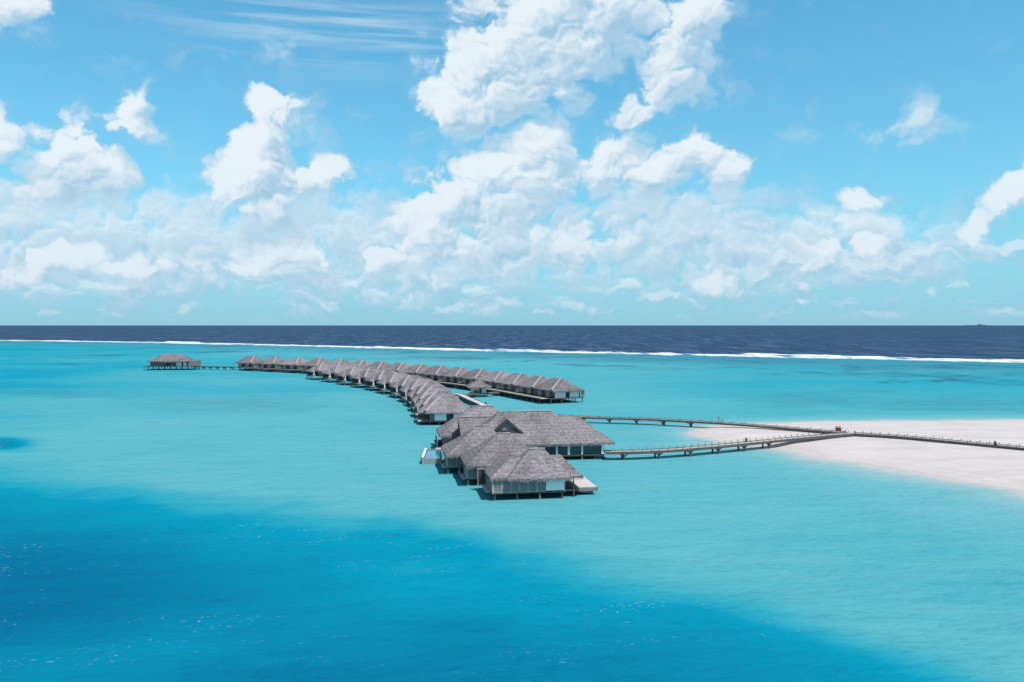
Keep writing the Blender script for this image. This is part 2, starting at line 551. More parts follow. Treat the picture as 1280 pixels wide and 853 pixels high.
def roll(mb, a, b, r, n=10, seg=8, jit=0.05):
    """a thick roll of thatch lying along a hip or ridge"""
    a = Vector(a); b = Vector(b); d = (b - a).normalized()
    s = d.cross(Vector((0, 0, 1))); s = s.normalized(); up = s.cross(d).normalized()

    def fn(u, v):
        c = a.lerp(b, u); an = 2 * math.pi * v
        k = 1 + random.uniform(-jit, jit) * 3
        q = c + s * math.cos(an) * r * k + up * math.sin(an) * r * 0.55 * k
        return tuple(q)
    mb.grid(fn, n, seg)


def slat_panel(x0, x1, y, z0, z1, parent, nsl=6, axis='x', mat='slat'):
    """a panel of horizontal boards in a frame, standing on the line y = const (or x = const)"""
    b = MB(); fr = MB()
    def bx(mb, a0, a1, d0, d1, c0, c1):
        if axis == 'x': mb.box(a0, a1, y + d0, y + d1, c0, c1)
        else: mb.box(y + d0, y + d1, a0, a1, c0, c1)
    h = (z1 - z0 - 0.16) / nsl
    for k in range(nsl):
        c0 = z0 + 0.08 + k * h
        bx(b, x0 + 0.05, x1 - 0.05, 0.0 + random.uniform(0, 0.02), 0.05, c0 + 0.03, c0 + h - 0.05 - random.uniform(0, 0.05))
    bx(b, x0 + 0.06, x1 - 0.06, 0.06, 0.09, z0 + 0.03, z1 - 0.03)
    bx(fr, x0, x0 + 0.09, -0.03, 0.1, z0, z1); bx(fr, x1 - 0.09, x1 - 0.003, -0.03, 0.1, z0, z1)
    bx(fr, x0 + 0.092, x1 - 0.095, -0.02, 0.1, z1 - 0.09, z1); bx(fr, x0 + 0.092, x1 - 0.095, -0.02, 0.1, z0, z0 + 0.08)
    o = b.build('slat_panel', mat, parent)
    fr.build('frame', 'timber_v', o)
    return o


def stilts(pts, parent, z1, r=0.17, mat='pile', z0=-1.5):
    first = None
    for (x, y) in pts:
        mb = MB(); mb.cyl(0, 0, z0, z1, r, r * 0.95, 8)
        if first is None:
            o = mb.build('stilt', mat, parent); first = o; o.location = (x, y, 0)
        else:
            o = first.copy(); COL.objects.link(o); o.parent = parent; o.location = (x, y, 0)


def box_part(name, mat, parent, *b):
    mb = MB()
    for q in b: mb.box(*q)
    return mb.build(name, mat, parent)


ROT = R(9.0)


# ---------------------------------------------------------------- nearest villa (A)
def villa_front():
    t = thing('thatched_villa', 'nearest thatched villa, with slatted front wall, white panel and pale side deck', 'villa', (-3.2, 134.0, 0), ROT)
    box_part('floor', 'dark', t, (0, 12.4, 0.02, 9.6, 1.12, 1.38), (12.4, 15.3, 1.2, 9.0, 1.05, 1.25))
    for k in range(6):
        slat_panel(k * 1.5 + 0.05, k * 1.5 + 1.5, 0.0, 1.38, 4.0, t)
    box_part('white_panel', 'white', t, (9.12, 12.25, 0.0, 0.1, 1.5, 3.9))
    box_part('wall', 'dark', t, (0.3, 12.2, 0.3, 9.3, 1.38, 4.3))
    for k in range(5):
        slat_panel(0.12 + k * 1.75, 1.85 + k * 1.75, -0.05, 1.38, 4.0, t, axis='y')
    box_part('corner_post', 'timber_v', t, (-0.12, 0.03, -0.06, 0.1, 1.2, 4.1))
    box_part('corner_post', 'timber_v', t, (12.27, 12.42, -0.04, 0.12, 1.2, 4.0))
    box_part('balcony', 'pale', t, (-0.95, -0.1, 2.2, 8.6, 1.0, 1.16))
    slat_panel(-1.6, -0.1, 8.75, 1.1, 4.0, t, mat='dark')
    mb = MB(); hip(mb, 2.3, 13.4, -1.0, 10.1, 3.95, 8.0, 7.1, 9.6, seed=1.0, n=22)
    r = mb.build('roof', 'thatch', t, True)
    c = MB(); roll(c, (6.9, 4.6, 8.0), (9.8, 4.6, 8.0), 0.28); c.build('ridge_cap', 'cap', r, True)
    mb = MB(); hip(mb, -0.5, 8.0, -0.35, 9.1, 4.0, 6.65, 3.5, 6.5, seed=5.0, n=18)
    mb.build('wing_roof', 'thatch', t, True)
    mb = MB(); hip(mb, 8.0, 15.7, 0.5, 9.2, 3.8, 6.8, 9.0, 12.6, seed=9.0, n=18)
    mb.build('wing_roof', 'thatch', t, True)
    dk = MB()
    dk.box(15.4, 18.6, 2.2, 13.0, 1.15, 1.42)
    d = dk.build('sun_deck', 'pale', t)
    box_part('fascia', 'timber', d, (15.36, 18.64, 2.1, 2.195, 0.72, 1.36), (15.3, 15.395, 2.0, 13.0, 0.72, 1.36), (18.605, 18.7, 2.0, 13.0, 0.9, 1.36))
    box_part('step', 'timber', d, (16.0, 18.0, 2.6, 4.0, 0.35, 0.7))
    stilts([(14.2, 1.2), (14.2, 8.6)], t, 3.7, 0.12)
    stilts([(0.35, 0.4), (4.2, 0.4), (12.0, 0.4), (0.35, 5), (4.2, 5), (8.1, 5), (12, 5), (0.35, 9.2), (8, 9.2), (12, 9.2), (17.0, 3.2), (17.0, 11.5)], t, 1.15)
    stilts([(8.1, 0.4)], t, 1.15, 0.19, 'pile_tan')
    return t


def villa_mid(loc, label, n=20):
    t = thing('thatched_villa', label, 'villa', loc, ROT, 'thatched villas in front of the hall')
    box_part('floor', 'dark', t, (-0.1, 13.6, 0.1, 10.4, 1.1, 1.36))
    box_part('wall', 'dark', t, (0.35, 13.4, 0.4, 10.1, 1.36, 4.3))
    for k in range(5):
        slat_panel(k * 1.9, k * 1.9 + 1.9, 0.1, 1.36, 3.95, t)
    box_part('white_panel', 'white', t, (9.6, 13.2, 0.12, 0.2, 1.5, 3.8))
    for k in range(4):
        slat_panel(0.2 + k * 1.5, 1.66 + k * 1.5, -0.1, 1.36, 3.5 if k else 3.95, t, axis='y')
    box_part('balcony', 'deck', t, (-0.9, -0.12, 1.2, 9.6, 1.05, 1.2))
    pl = MB()
    for k in range(60):
        x, y, z = random.uniform(-0.65, -0.2), random.uniform(3.5, 9.3), random.uniform(1.3, 3.2)
        s = random.uniform(0.12, 0.3); a = Vector((random.uniform(-1, 1), random.uniform(-1, 1), random.uniform(-1, 1))) * s
        b = Vector((random.uniform(-1, 1), random.uniform(-1, 1), random.uniform(-1, 1))) * s
        c = Vector((x, y, z)); pl.quad(tuple(c - a), tuple(c - b), tuple(c + a), tuple(c + b))
    box_part('privacy_screen', 'dark', t, (-0.75, -0.68, 6.2, 9.6, 1.2, 3.3))
    mb = MB(); hip(mb, -0.4, 15.0, -1.2, 11.3, 3.95, 8.9, 6.3, 8.6, seed=loc[0], n=n, bell=0.25)
    r = mb.build('roof', 'thatch', t, True)
    c = MB(); roll(c, (6.1, 5.1, 8.9), (8.8, 5.1, 8.9), 0.28); c.build('ridge_cap', 'cap', r, True)
    stilts([(4.5, 0.4), (9, 0.4), (13.2, 0.4), (0.3, 5), (4.5, 5), (0.3, 10), (13, 10)], t, 1.12)
    stilts([(0.2, 0.5)], t, 1.12, 0.2, 'pile_tan')
    return t


villa_front()
villa_mid((-8.2, 146.5, 0), 'steep thatched villa between the nearest villa and the one level with the plunge pool')
villa_mid((-12.8, 158.0, 0), 'steep thatched villa standing beside the plunge pool, third from the viewer')


def hall():
    t = thing('thatched_hall', 'large long thatched hall with triangular gable and glazed front above the water', 'hall', (4.1, 172.0, 0), ROT)
    box_part('floor', 'dark', t, (-14, 16.6, 0.9, 17.2, 0.85, 1.22))
    box_part('wall', 'dark', t, (-13, 5.6, 1.3, 16.5, 1.22, 4.2), (5.6, 16.2, 1.9, 16.5, 1.22, 4.2))
    cols = [5.9, 8.6, 11.6, 16.2]
    for k, u in enumerate(cols):
        w = 0.24 if k in (1, 3) else 0.17
        box_part('column', 'white', t, (u - w, u + w, 0.98, 1.3, 1.1, 3.8))
    for u0, u1, nm in ((6.08, 8.34, 4), (8.86, 11.42, 3), (11.78, 15.94, 5)):
        g = box_part('window', 'glass', t, (u0, u1, 1.34, 1.38, 1.25, 3.8))
        fr = MB()
        for k in range(nm + 1):
            x = u0 + (u1 - u0) * k / nm
            fr.box(x - 0.045, x + 0.045, 1.25, 1.33, 1.25, 3.8)
        for z in ((1.26, 1.9, 2.5, 3.1) if u0 < 8 else (1.26, 1.9)):
            fr.box(u0 + 0.05, u1 - 0.05, 1.27, 1.325, z, z + 0.08)
        fr.build('frame', 'dark', g)
    box_part('window', 'glass', t, (16.25, 16.3, 1.6, 16.0, 1.4, 3.7))
    box_part('panel', 'white', t, (-1.5, 1.8, 1.2, 1.28, 2.9, 3.9))
    mb = MB(); hip(mb, -13.0, 15.0, 0.1, 17.9, 3.9, 10.0, -5.8, 6.3, seed=21, n=30, bell=0.2)
    r = mb.build('roof', 'thatch', t, True)
    c = MB(); roll(c, (-6.0, 9.0, 10.0), (6.5, 9.0, 10.0), 0.3, 30); c.build('ridge_cap', 'cap', r, True)
    mb = MB(); hip(mb, 2.0, 18.7, 0.2, 15.4, 3.88, 8.9, 4.0, 12.4, seed=31, n=26, bell=0.2)
    mb.build('wing_roof', 'thatch', t, True)
    # gable on the front slope
    gx, hw, v0, zb, za = -4.8, 3.2, 3.6, 6.1, 8.95
    g = MB()
    for s in (-1, 1):
        def fn(u, v, s=s):
            e = Vector((gx + s * hw * 1.12, v0 - 0.55, zb - 0.32)); ap = Vector((gx, v0 - 0.55, za))
            e2 = Vector((gx + s * hw * 1.12, v0 + 2.0, zb - 0.32)); ap2 = Vector((gx, v0 + 4.6, za))
            q = e.lerp(ap, v).lerp(e2.lerp(ap2, v), u)
            q.z += mnoise.noise(q * 0.9) * 0.06
            return tuple(q)
        g.grid(fn, 10, 12)
    gr = g.build('gable_roof', 'thatch', t, True)
    b = MB()
    for s in (-1, 1):
        b.beam((gx + s * hw * 1.14, v0 - 0.6, zb - 0.45), (gx - s * 0.05, v0 - 0.6, za - 0.05), 0.16, 0.5)
    b.build('bargeboard', 'dark', gr)
    gp = MB(); gp.tri((gx - hw, v0 - 0.05, zb), (gx + hw, v0 - 0.05, zb), (gx, v0 - 0.05, za - 0.2))
    gp.tri((gx - hw, v0 + 0.05, zb), (gx + hw, v0 + 0.05, zb), (gx, v0 + 0.05, za - 0.2))
    pn = gp.build('gable_panel', make_plain('gable_screen', (0.20, 0.225, 0.235), 0.7, 0.2, 1.0), gr)
    b = MB(); b.box(gx - hw * 0.98, gx + hw * 0.98, v0 - 0.45, v0 - 0.1, zb - 0.4, zb + 0.45); b.build('sill', 'dark', gr)
    # gabled wing to the left
    wv, wz, wu0, hwid = 14.0, 8.4, -14.2, 3.8
    g = MB()
    for s in (-1, 1):
        def fn2(u, v, s=s):
            e = Vector((wu0, wv + s * hwid, 4.4)).lerp(Vector((-4.0, wv + s * hwid, 4.4)), u)
            r_ = Vector((wu0 - 0.3, wv, wz)).lerp(Vector((-4.0, wv, wz)), u)
            q = e.lerp(r_, v); q.z += mnoise.noise(q * 0.8) * 0.07
            return tuple(q)
        g.grid(fn2, 14, 10)
    go = g.build('wing_roof', 'thatch', t, True)
    gp = MB(); gp.tri((wu0 + 0.15, wv - hwid + 0.1, 4.3), (wu0 + 0.15, wv + hwid - 0.1, 4.3), (wu0 + 0.15, wv, wz - 0.15))
    gp.build('gable_panel', 'dark', go)
    c = MB(); roll(c, (wu0 - 0.3, wv, wz), (-6.0, wv, wz), 0.22, 16); c.build('ridge_cap', 'cap', go, True)
    stilts([(-12, 1.4), (-6, 1.4), (0, 1.4), (5.5, 1.4), (14.6, 1.3), (16.3, 1.3), (16.2, 9), (16.2, 16), (10, 9), (2, 9)], t, 0.9)
    stilts([(11.6, 1.2)], t, 0.9, 0.2, 'pile_tan')
    return t


hall()


def rear_pavilion():
    # local frame shares the hall's direction; origin at its own front left corner
    c, s = math.cos(ROT), math.sin(ROT)
    u, v = -18.0, 16.0
    t = thing('thatched_villa', 'thatched villa behind the left end of the long hall, by a dark deck screen', 'villa', (4.1 + u * c - v * s, 172 + u * s + v * c, 0), ROT)
    box_part('floor', 'dark', t, (-1.2, 18, 0.2, 11.5, 1.0, 1.3))
    box_part('wall', 'dark', t, (0.5, 17.5, 0.8, 11, 1.3, 4.3))
    for k in range(3):
        slat_panel(0.2 + k * 1.9, 2.06 + k * 1.9, 0.6, 1.3, 3.9, t)
    slat_panel(0.6, 3.6, -1.1, 1.3, 3.6, t, axis='y', mat='dark')
    slat_panel(3.7, 6.8, -1.1, 1.3, 3.6, t, axis='y', mat='dark')
    box_part('balcony', 'deck', t, (-1.6, 2.6, -2.6, 0.15, 0.9, 1.1))
    mb = MB(); hip(mb, -0.6, 20.5, -0.6, 12.2, 4.0, 10.0, 7.3, 12.6, seed=41, n=20, bell=0.25)
    r = mb.build('roof', 'thatch', t, True)
    cpm = MB(); roll(cpm, (7.1, 5.8, 10.0), (12.8, 5.8, 10.0), 0.3); cpm.build('ridge_cap', 'cap', r, True)
    stilts([(0, 0.5), (6, 0.5), (12, 0.5), (0, 6), (0, 11), (9, 11), (17, 11), (-1.3, -2.3), (2.3, -2.3)], t, 1.0)
    return t


rear_pavilion()


def pool():
    t = thing('plunge_pool', 'raised plunge pool with pale rim jutting into the lagoon beside a villa', 'pool', (-17.4, 175.5, 0), R(3))
    mb = MB()
    w, l = 2.1, 6.2
    mb.box(-w, w, -l, -l + 0.22, -1.0, 1.2); mb.box(-w, -w + 0.42, -l + 0.222, l, -1.0, 1.42); mb.box(w - 0.3, w, -l + 0.222, l, -1.0, 1.3)
    mb.box(-w + 0.422, w - 0.302, l - 0.3, l, -1.0, 1.3)
    mb.build('basin', 'concrete', t)
    mb = MB(); mb.box(-w - 0.02, -w + 0.46, -l + 0.24, l, 1.43, 1.52); mb.build('coping', 'canvas', t)
    mb = MB(); mb.box(-w + 0.424, w - 0.304, -l + 0.224, l - 0.302, 0.2, 1.1); mb.build('pool_water', 'poolwater', t)
    return t


pool()


# ---------------------------------------------------------------- curving lagoon row (west)
def west_villa():
    t = thing('water_villa', '', 'water villa')
    box_part('floor', 'dark', t, (-5.6, 5.8, -5.7, 5.8, 1.0, 1.28))
    box_part('wall', 'timber', t, (-5.2, 5.4, -5.4, 5.5, 1.28, 4.1))
    box_part('white_panel', 'white', t, (-3.7, -0.25, -5.5, -5.41, 1.35, 3.8))
    box_part('white_panel', 'white', t, (1.85, 5.3, -5.5, -5.41, 1.35, 3.8))
    box_part('door', 'door', t, (-0.2, 1.8, -5.48, -5.41, 1.3, 3.7))
    box_part('door', 'door', t, (-5.29, -5.21, -3.0, 2.5, 1.3, 3.6))
    mb = MB(); hip(mb, -6.6, 6.8, -6.7, 6.8, 3.95, 7.8, -1.9, 2.0, seed=51, n=12, bell=-0.95, thick=0.28, fl=0.2)
    r = mb.build('roof', 'thatch', t, True)
    c = MB(); roll(c, (-6.4, -6.4, 4.1), (-4.15, -3.15, 6.3), 0.62, 6); roll(c, (-4.15, -3.15, 6.3), (-1.8, 0.1, 7.9), 0.62, 6); roll(c, (-1.9, 0, 7.9), (2.0, 0, 7.9), 0.25, 6)
    c.build('hip_cap', 'cap', r, True)
    mb = MB(); hip(mb, -8.6, -2.0, -1.6, 7.2, 3.5, 5.6, -6.0, -3.0, seed=61, n=8, thick=0.25, fl=0.2)
    mb.build('wing_roof', 'thatch', t, True)
    d = box_part('sun_deck', 'deck_tan', t, (-8.6, -5.7, -4.6, 6.8, 0.95, 1.15))
    box_part('privacy_screen', 'timber', t, (-8.3, -5.3, 5.9, 6.0, 1.15, 3.4))
    stilts([(-5, -5), (-2.5, -5), (2.6, -5), (0, -5), (5.2, -5), (-5, 5), (5, 5), (-8.3, -4.2), (-8.3, -1.5), (-8.3, 1.3), (-8.3, 4), (-8.3, 6.5)], t, 1.0, 0.2, z0=-3)
    return t


def parasol():
    t = thing('parasol', '', 'parasol')
    mb = MB(); mb.cyl(0, 0, 0, 0.9, 0.05, 0.05, 6); mb.cyl(0, 0, 2.78, 2.95, 0.04, 0.01, 6); mb.build('pole', 'timber_v', t)
    mb = MB(); mb.cyl(0, 0, 0.75, 1.0, 0.22, 0.3, 8); mb.cyl(0, 0, 1.0, 2.8, 0.30, 0.07, 8); mb.build('folded_canopy', 'canvas', t)
    mb = MB(); mb.cyl(0, 0, 0, 0.1, 0.3, 0.26, 10); mb.build('base', 'concrete', t)
    return t


def lounger():
    t = thing('sun_lounger', '', 'sun lounger')
    mb = MB(); mb.box(-0.38, 0.38, -1.0, 1.0, 0.22, 0.32)
    for x in (-0.33, 0.25):
        for y in (-0.9, 0.8): mb.box(x, x + 0.08, y, y + 0.08, 0, 0.22)
    mb.build('frame', 'timber_v', t)
    mb = MB(); mb.box(-0.36, 0.36, -0.98, 0.3, 0.322, 0.45); mb.build('cushion', 'cushion', t)
    mb = MB(); mb.quad((-0.36, 0.32, 0.40), (0.36, 0.32, 0.40), (0.36, 0.98, 0.85), (-0.36, 0.98, 0.85)); mb.quad((-0.36, 0.34, 0.30), (0.36, 0.34, 0.30), (0.36, 1.02, 0.75), (-0.36, 1.02, 0.75)); mb.build('backrest', 'canvas', t)
    return t


west_px = [(558, 496.5), (552, 490), (546.5, 483.9), (540, 478.6), (530.5, 474), (517, 469.8), (500, 466.3), (484.5, 463.4), (466, 460.8), (447, 458.4), (427.5, 456.0), (407, 453.8)]
WZ = [0.9 * min(1.0, i / 4.0) for i in range(12)]
W = [Vector(ground(px, py, 7.8 + dz)) for (px, py), dz in zip(west_px, WZ)]


def tangents(pts):
    out = []
    for i in range(len(pts)):
        a = pts[max(0, i - 2)]; b = pts[min(len(pts) - 1, i + 2)]
        out.append((b - a).normalized())
    return out


WT = tangents(W)
ORD = ['first', 'second', 'third', 'fourth', 'fifth', 'sixth', 'seventh', 'eighth', 'ninth', 'tenth', 'eleventh', 'twelfth', 'thirteenth', 'fourteenth', 'fifteenth', 'sixteenth']
pv = west_villa(); pp = parasol(); pl = lounger()
for i, (c, tg) in enumerate(zip(W, WT)):
    rot = math.atan2(-tg.x, tg.y)
    if i == 0: rot = R(7)
    v = pv if i == 0 else dup(pv)
    if i == 0: lab = 'thatched water villa nearest the hall in the curving row, white front wall and dark door'
    elif i == 11: lab = 'farthest thatched water villa at the left end of the curving lagoon row'
    else: lab = '%s thatched water villa from the hall in the curving lagoon row' % ORD[i]
    place(v, (c.x, c.y, WZ[i]), rot, lab, 'thatched water villas in the curving lagoon row')
    cs, sn = math.cos(rot), math.sin(rot)
    loc = lambda x, y, z: (c.x + x * cs - y * sn, c.y + x * sn + y * cs, z)
    if i > 0:
        p = pp if i == 1 else dup(pp)
        place(p, loc(-7.9, -4.0, 1.15 + WZ[i]), rot, 'closed white parasol on the lagoon deck of the %s villa in the curving row' % ORD[i], 'closed white parasols on the lagoon decks')
        s = pl if i == 1 else dup(pl)
        place(s, loc(-7.0, -2.4, 1.15 + WZ[i]), rot + R(20), 'cushioned sun lounger on the lagoon deck of the %s villa in the curving row' % ORD[i], 'sun loungers on the lagoon decks')


# ---------------------------------------------------------------- straight outer row (east)
def east_villa():
    t = thing('water_villa', '', 'water villa')
    box_part('floor', 'dark', t, (-8.0, 6.4, -8.2, 8.2, 1.1, 1.38))
    box_part('wall', 'timber', t, (-5.4, 5.6, -6.9, 6.9, 1.38, 4.2))
    box_part('white_panel', 'white', t, (-5.3, -0.8, -7.0, -6.91, 1.45, 3.9))
    box_part('white_panel', 'white', t, (1.0, 5.0, -7.0, -6.91, 1.45, 3.9))
    box_part('door', 'door', t, (-0.75, 0.95, -6.98, -6.91, 1.4, 3.8))
    for y0 in (-5.4, 1.2):
        box_part('door', 'door', t, (-5.48, -5.41, y0, y0 + 2.1, 1.4, 3.7))
    for y0 in (-3.1, 3.6):
        box_part('grey_panel', 'timber_v', t, (-5.5, -5.41, y0, y0 + 3.0, 1.4, 3.9))
    mb = MB(); hip(mb, -6.7, 6.8, -8.2, 8.2, 4.1, 8.2, -4.6, 4.6, axis='y', seed=71, n=10, thick=0.28, fl=0.2, bell=0.15)
    r = mb.build('roof', 'thatch', t, True)
    c = MB(); roll(c, (-6.6, -6.2, 4.3), (0.0, -1.6, 8.2), 0.62, 8, 8, 0.02); c.build('hip_cap', 'cap', r, True)
    box_part('privacy_screen', 'timber', t, (5.7, 7.2, -7.5, -7.4, 1.4, 3.7))
    stilts([(x, y) for x in (-7.6, -3, 1.6, 6) for y in (-7.8, -2.5, 2.8, 7.8)], t, 1.1, 0.2, z0=-3)
    return t


east_px = [(698, 473.2), (674, 470.2), (649, 467.0), (624.5, 464.2), (600, 461.6), (575, 459.4), (550, 457.4), (525, 455.4), (501, 453.6), (476, 452.0), (451, 450.6), (424.5, 449.3), (398, 448.1), (371, 447.1), (343, 446.2), (315, 445.3)]
E_ = [Vector(ground(px, py, 8.8)) for px, py in east_px]
ET = tangents(E_)
ev = east_villa()
for i, (c, tg) in enumerate(zip(E_, ET)):
    rot = math.atan2(-tg.x, tg.y)
    v = ev if i == 0 else dup(ev)
    if i == 0: lab = 'thatched water villa at the near right end of the outer row, pale end wall showing'
    elif i == 15: lab = 'thatched water villa at the far left end of the outer row, where the footbridge starts'
    else: lab = '%s thatched water villa counted from the near right end of the outer row' % ORD[i]
    place(v, (c.x, c.y, 0.6), rot, lab, 'thatched water villas in the outer row')


# ---------------------------------------------------------------- detached villa
def detached():
    c = ground(215, 442.4, 10.2)
    t = thing('thatched_villa', 'detached thatched villa standing alone at the far left end of the footbridge', 'villa', (c[0], c[1], 1.0), R(4))
    box_part('floor', 'dark', t, (-16, 17, -9.5, 8, 1.3, 1.6))
    box_part('wall', 'timber', t, (-12.5, 12.0, -6.2, 6.2, 1.6, 5.0))
    box_part('wall', 'timber', t, (12.1, 18.5, -6.5, 3, 1.62, 5.2))
    for x0, x1 in ((-1.6, 0.2), (3.6, 4.4), (8.5, 9.4)):
        box_part('door', 'door', t, (x0, x1, -6.29, -6.21, 1.62, 4.4))
    box_part('white_panel', 'white', t, (4.6, 8.3, -6.3, -6.21, 1.65, 4.5)); box_part('white_panel', 'white', t, (9.5, 11.5, -6.3, -6.21, 1.65, 4.5))
    mb = MB(); hip(mb, -14.0, 13.6, -7.8, 7.8, 4.9, 9.3, -6.3, 6.6, seed=81, n=12, fl=0.25)
    mb.build('roof', 'thatch', t, True)
    mb = MB(); hip(mb, -5.0, 6.5, -9.2, 4, 4.7, 9.0, -1.5, 0, axis='y', seed=91, n=12, fl=0.25); mb.build('wing_roof', 'thatch', t, True)
    t.scale = (0.93, 0.93, 0.97)
    stilts([(x, y) for x in (-15.5, -12, -8, -4, 0, 4, 8, 12, 16) for y in (-9, -3, 7)], t, 1.3, 0.25, z0=-3)
    return t


detached()


def pavilion():
    c = ground(597.5, 492.2, 1.5)
    t = thing('pavilion', 'small square pavilion with pyramid thatched roof on the link bridge between the rows', 'pavilion', (c[0], c[1] + 3.0, 0), R(12))
    box_part('floor', 'deck', t, (-3.4, 3.4, -3.2, 3.2, 1.52, 1.66))
    box_part('wall', 'white', t, (-2.8, 2.8, -2.4, 2.4, 1.66, 4.3))
    box_part('door', 'door', t, (-0.1, 1.0, -2.47, -2.41, 1.67, 3.9))
    box_part('bench', 'brown', t, (-2.4, -0.4, -2.9, -2.45, 1.67, 2.7))
    mb = MB(); hip(mb, -4.9, 4.9, -4.6, 4.6, 4.2, 7.0, -0.3, 0.3, seed=95, n=10, fl=0.2, thick=0.25)
    r = mb.build('roof', 'thatch', t, True)
    c_ = MB(); c_.cyl(0, 0, 6.85, 7.25, 0.5, 0.2, 8); c_.build('ridge_cap', 'cap', r, True)
    stilts([(-3, -2.8), (3, -2.8), (-3, 2.8), (3, 2.8)], t, 1.55, 0.16)
    return t


pavilion()


# ---------------------------------------------------------------- jetties and walkways
def resample(pts, step):
    pts = [Vector(p) for p in pts]
    # Catmull-Rom
    dense = []
    P = [pts[0] * 2 - pts[1]] + pts + [pts[-1] * 2 - pts[-2]]
    for i in range(1, len(P) - 2):
        for k in range(24):
            t = k / 24
            p0, p1, p2, p3 = P[i - 1:i + 3]
            dense.append(0.5 * ((2 * p1) + (p2 - p0) * t + (2 * p0 - 5 * p1 + 4 * p2 - p3) * t * t + (3 * p1 - p0 - 3 * p2 + p3) * t ** 3))
    dense.append(pts[-1])
    out = [dense[0]]; acc = 0.0
    for a, b in zip(dense, dense[1:]):
        seg = (b - a).length
        while acc + seg >= step:
            r = (step - acc) / seg
            a = a.lerp(b, r); out.append(a); seg = (b - a).length; acc = 0.0
        acc += seg
    if acc > step * 0.3: out.append(dense[-1])
    return out


def jetty(name, label, cat, pts, width, z, mat, post_step=None, pile_step=7.0, post_h=0.72, head=True, beam=True, group=None, pile_r=0.2, curb=True, pile_to=None):
    path = resample([(*p, z) if len(p) == 2 else p for p in pts], 1.0)
    t = thing(name, label, cat, tuple(path[0] - Vector((0, 0, path[0].z))), 0, group)
    o0 = Vector((path[0].x, path[0].y, 0))
    path = [p - o0 for p in path]
    nrm = []
    for i in range(len(path)):
        a = path[max(0, i - 1)]; b = path[min(len(path) - 1, i + 1)]
        d = (b - a); d.z = 0; d.normalize(); nrm.append(Vector((-d.y, d.x, 0)))
    d = MB(); ss = {-1: MB(), 1: MB()}
    for i in range(len(path) - 1):
        a, b, na, nb = path[i], path[i + 1], nrm[i], nrm[i + 1]
        h = width / 2
        g = 0.03 * (b - a)
        A, B = a + g, b - g
        dz = Vector((0, 0, random.uniform(-0.012, 0.012)))
        c4 = [A - na * h + dz, A + na * h + dz, B + nb * h + dz, B - nb * h + dz]
        k = Vector((0, 0, -0.08))
        d.quad(*[tuple(q) for q in c4]); d.quad(*[tuple(q + k) for q in c4])
        for j in range(4):
            p, q = c4[j], c4[(j + 1) % 4]; d.quad(tuple(p), tuple(q), tuple(q + k), tuple(p + k))
        for sg in (-1, 1):
            e0, e1 = a + na * sg * (h + 0.07), b + nb * sg * (h + 0.07)
            ss[sg].beam(tuple(e0 + Vector((0, 0, -0.2))), tuple(e1 + Vector((0, 0, -0.2))), 0.13, 0.44)
            if curb:
                ss[sg].beam(tuple(e0 + Vector((0, 0, 0.09)) - na * sg * 0.1), tuple(e1 + Vector((0, 0, 0.09)) - nb * sg * 0.1), 0.1, 0.1)
    d.build('deck', mat, t)
    for q_ in ss.values(): q_.build('edge_beam', 'beam', t)
    if post_step:
        mb = MB(); mb.box(-0.06, 0.06, -0.06, 0.06, -0.1, post_h - 0.1, 0.01); mb.box(-0.10, 0.10, -0.10, 0.10, post_h - 0.1, post_h + 0.05, 0.03)
        proto = None
        st = max(1, int(round(post_step)))
        for i in range(0, len(path), st):
            for sg in (-1, 1):
                q = path[i] + nrm[i] * sg * (width / 2 - 0.02)
                if proto is None: o = proto = mb.build('rail_post', 'timber', t)
                else:
                    o = proto.copy(); COL.objects.link(o); o.parent = t
                o.location = q; o.rotation_euler = (0, 0, math.atan2(nrm[i].y, nrm[i].x))
    st = max(1, int(round(pile_step)))
    proto = None
    for i in range(st // 2, len(path), st):
        if pile_to is not None and i > pile_to: break
        if proto is None:
            mb = MB(); h = width / 2 - 0.25
            for sg in (-1, 1): mb.cyl(sg * h, 0, -1.6, z - 0.35, pile_r, pile_r, 8)
            if head:
                mb.beam((-h - 0.5, 0, z - 0.5), (h + 0.5, 0, z - 0.5), 0.3, 0.24)
                for sg in (-1, 1):
                    mb.beam((sg * h, -0.1, z - 1.0), (sg * h, -0.9, z - 0.42), 0.16, 0.18); mb.beam((sg * h, 0.1, z - 1.0), (sg * h, 0.9, z - 0.42), 0.16, 0.18)
            o = proto = mb.build('pile_pair', 'pile', t)
        else:
            o = proto.copy(); COL.objects.link(o); o.parent = t
        o.location = (path[i].x, path[i].y, 0); o.rotation_euler = (0, 0, math.atan2(nrm[i].y, nrm[i].x))
    return t, [p + o0 for p in path], nrm


ZJ = 1.75
gz = lambda px, py, z=ZJ: ground(px, py, z)
lower = [gz(756.5, 565.3), gz(800, 564.6), gz(850, 561.8), gz(900, 557.5), gz(950, 552.6), gz(1000, 547.6), gz(1040, 544.0), gz(1066, 542.2)]
upper = [(-4.5, 251), (8, 246.5), gz(730, 521.5), gz(800, 523.6), gz(850, 526), gz(900, 528.8), gz(960, 533.2), gz(1010, 537.3), gz(1045, 540.2), gz(1058, 541.3)]
shore = [gz(1069, 542.2), gz(1120, 545.4), gz(1180, 550.8), gz(1240, 556.4), gz(1280, 560.2), gz(1360, 568.5), gz(1480, 583)]
_, LP, LN = jetty('jetty', 'wooden jetty with post railings running from the glazed hall to the sandbank', 'jetty', lower, 2.4, ZJ, 'deck', 2, 8, pile_to=50, post_h=0.62)
_, UP, UN = jetty('jetty', 'farther wooden jetty passing behind the hall to the tip of the sandbank', 'jetty', upper, 2.2, ZJ, 'deck', 3, 8, pile_to=66, post_h=0.55)
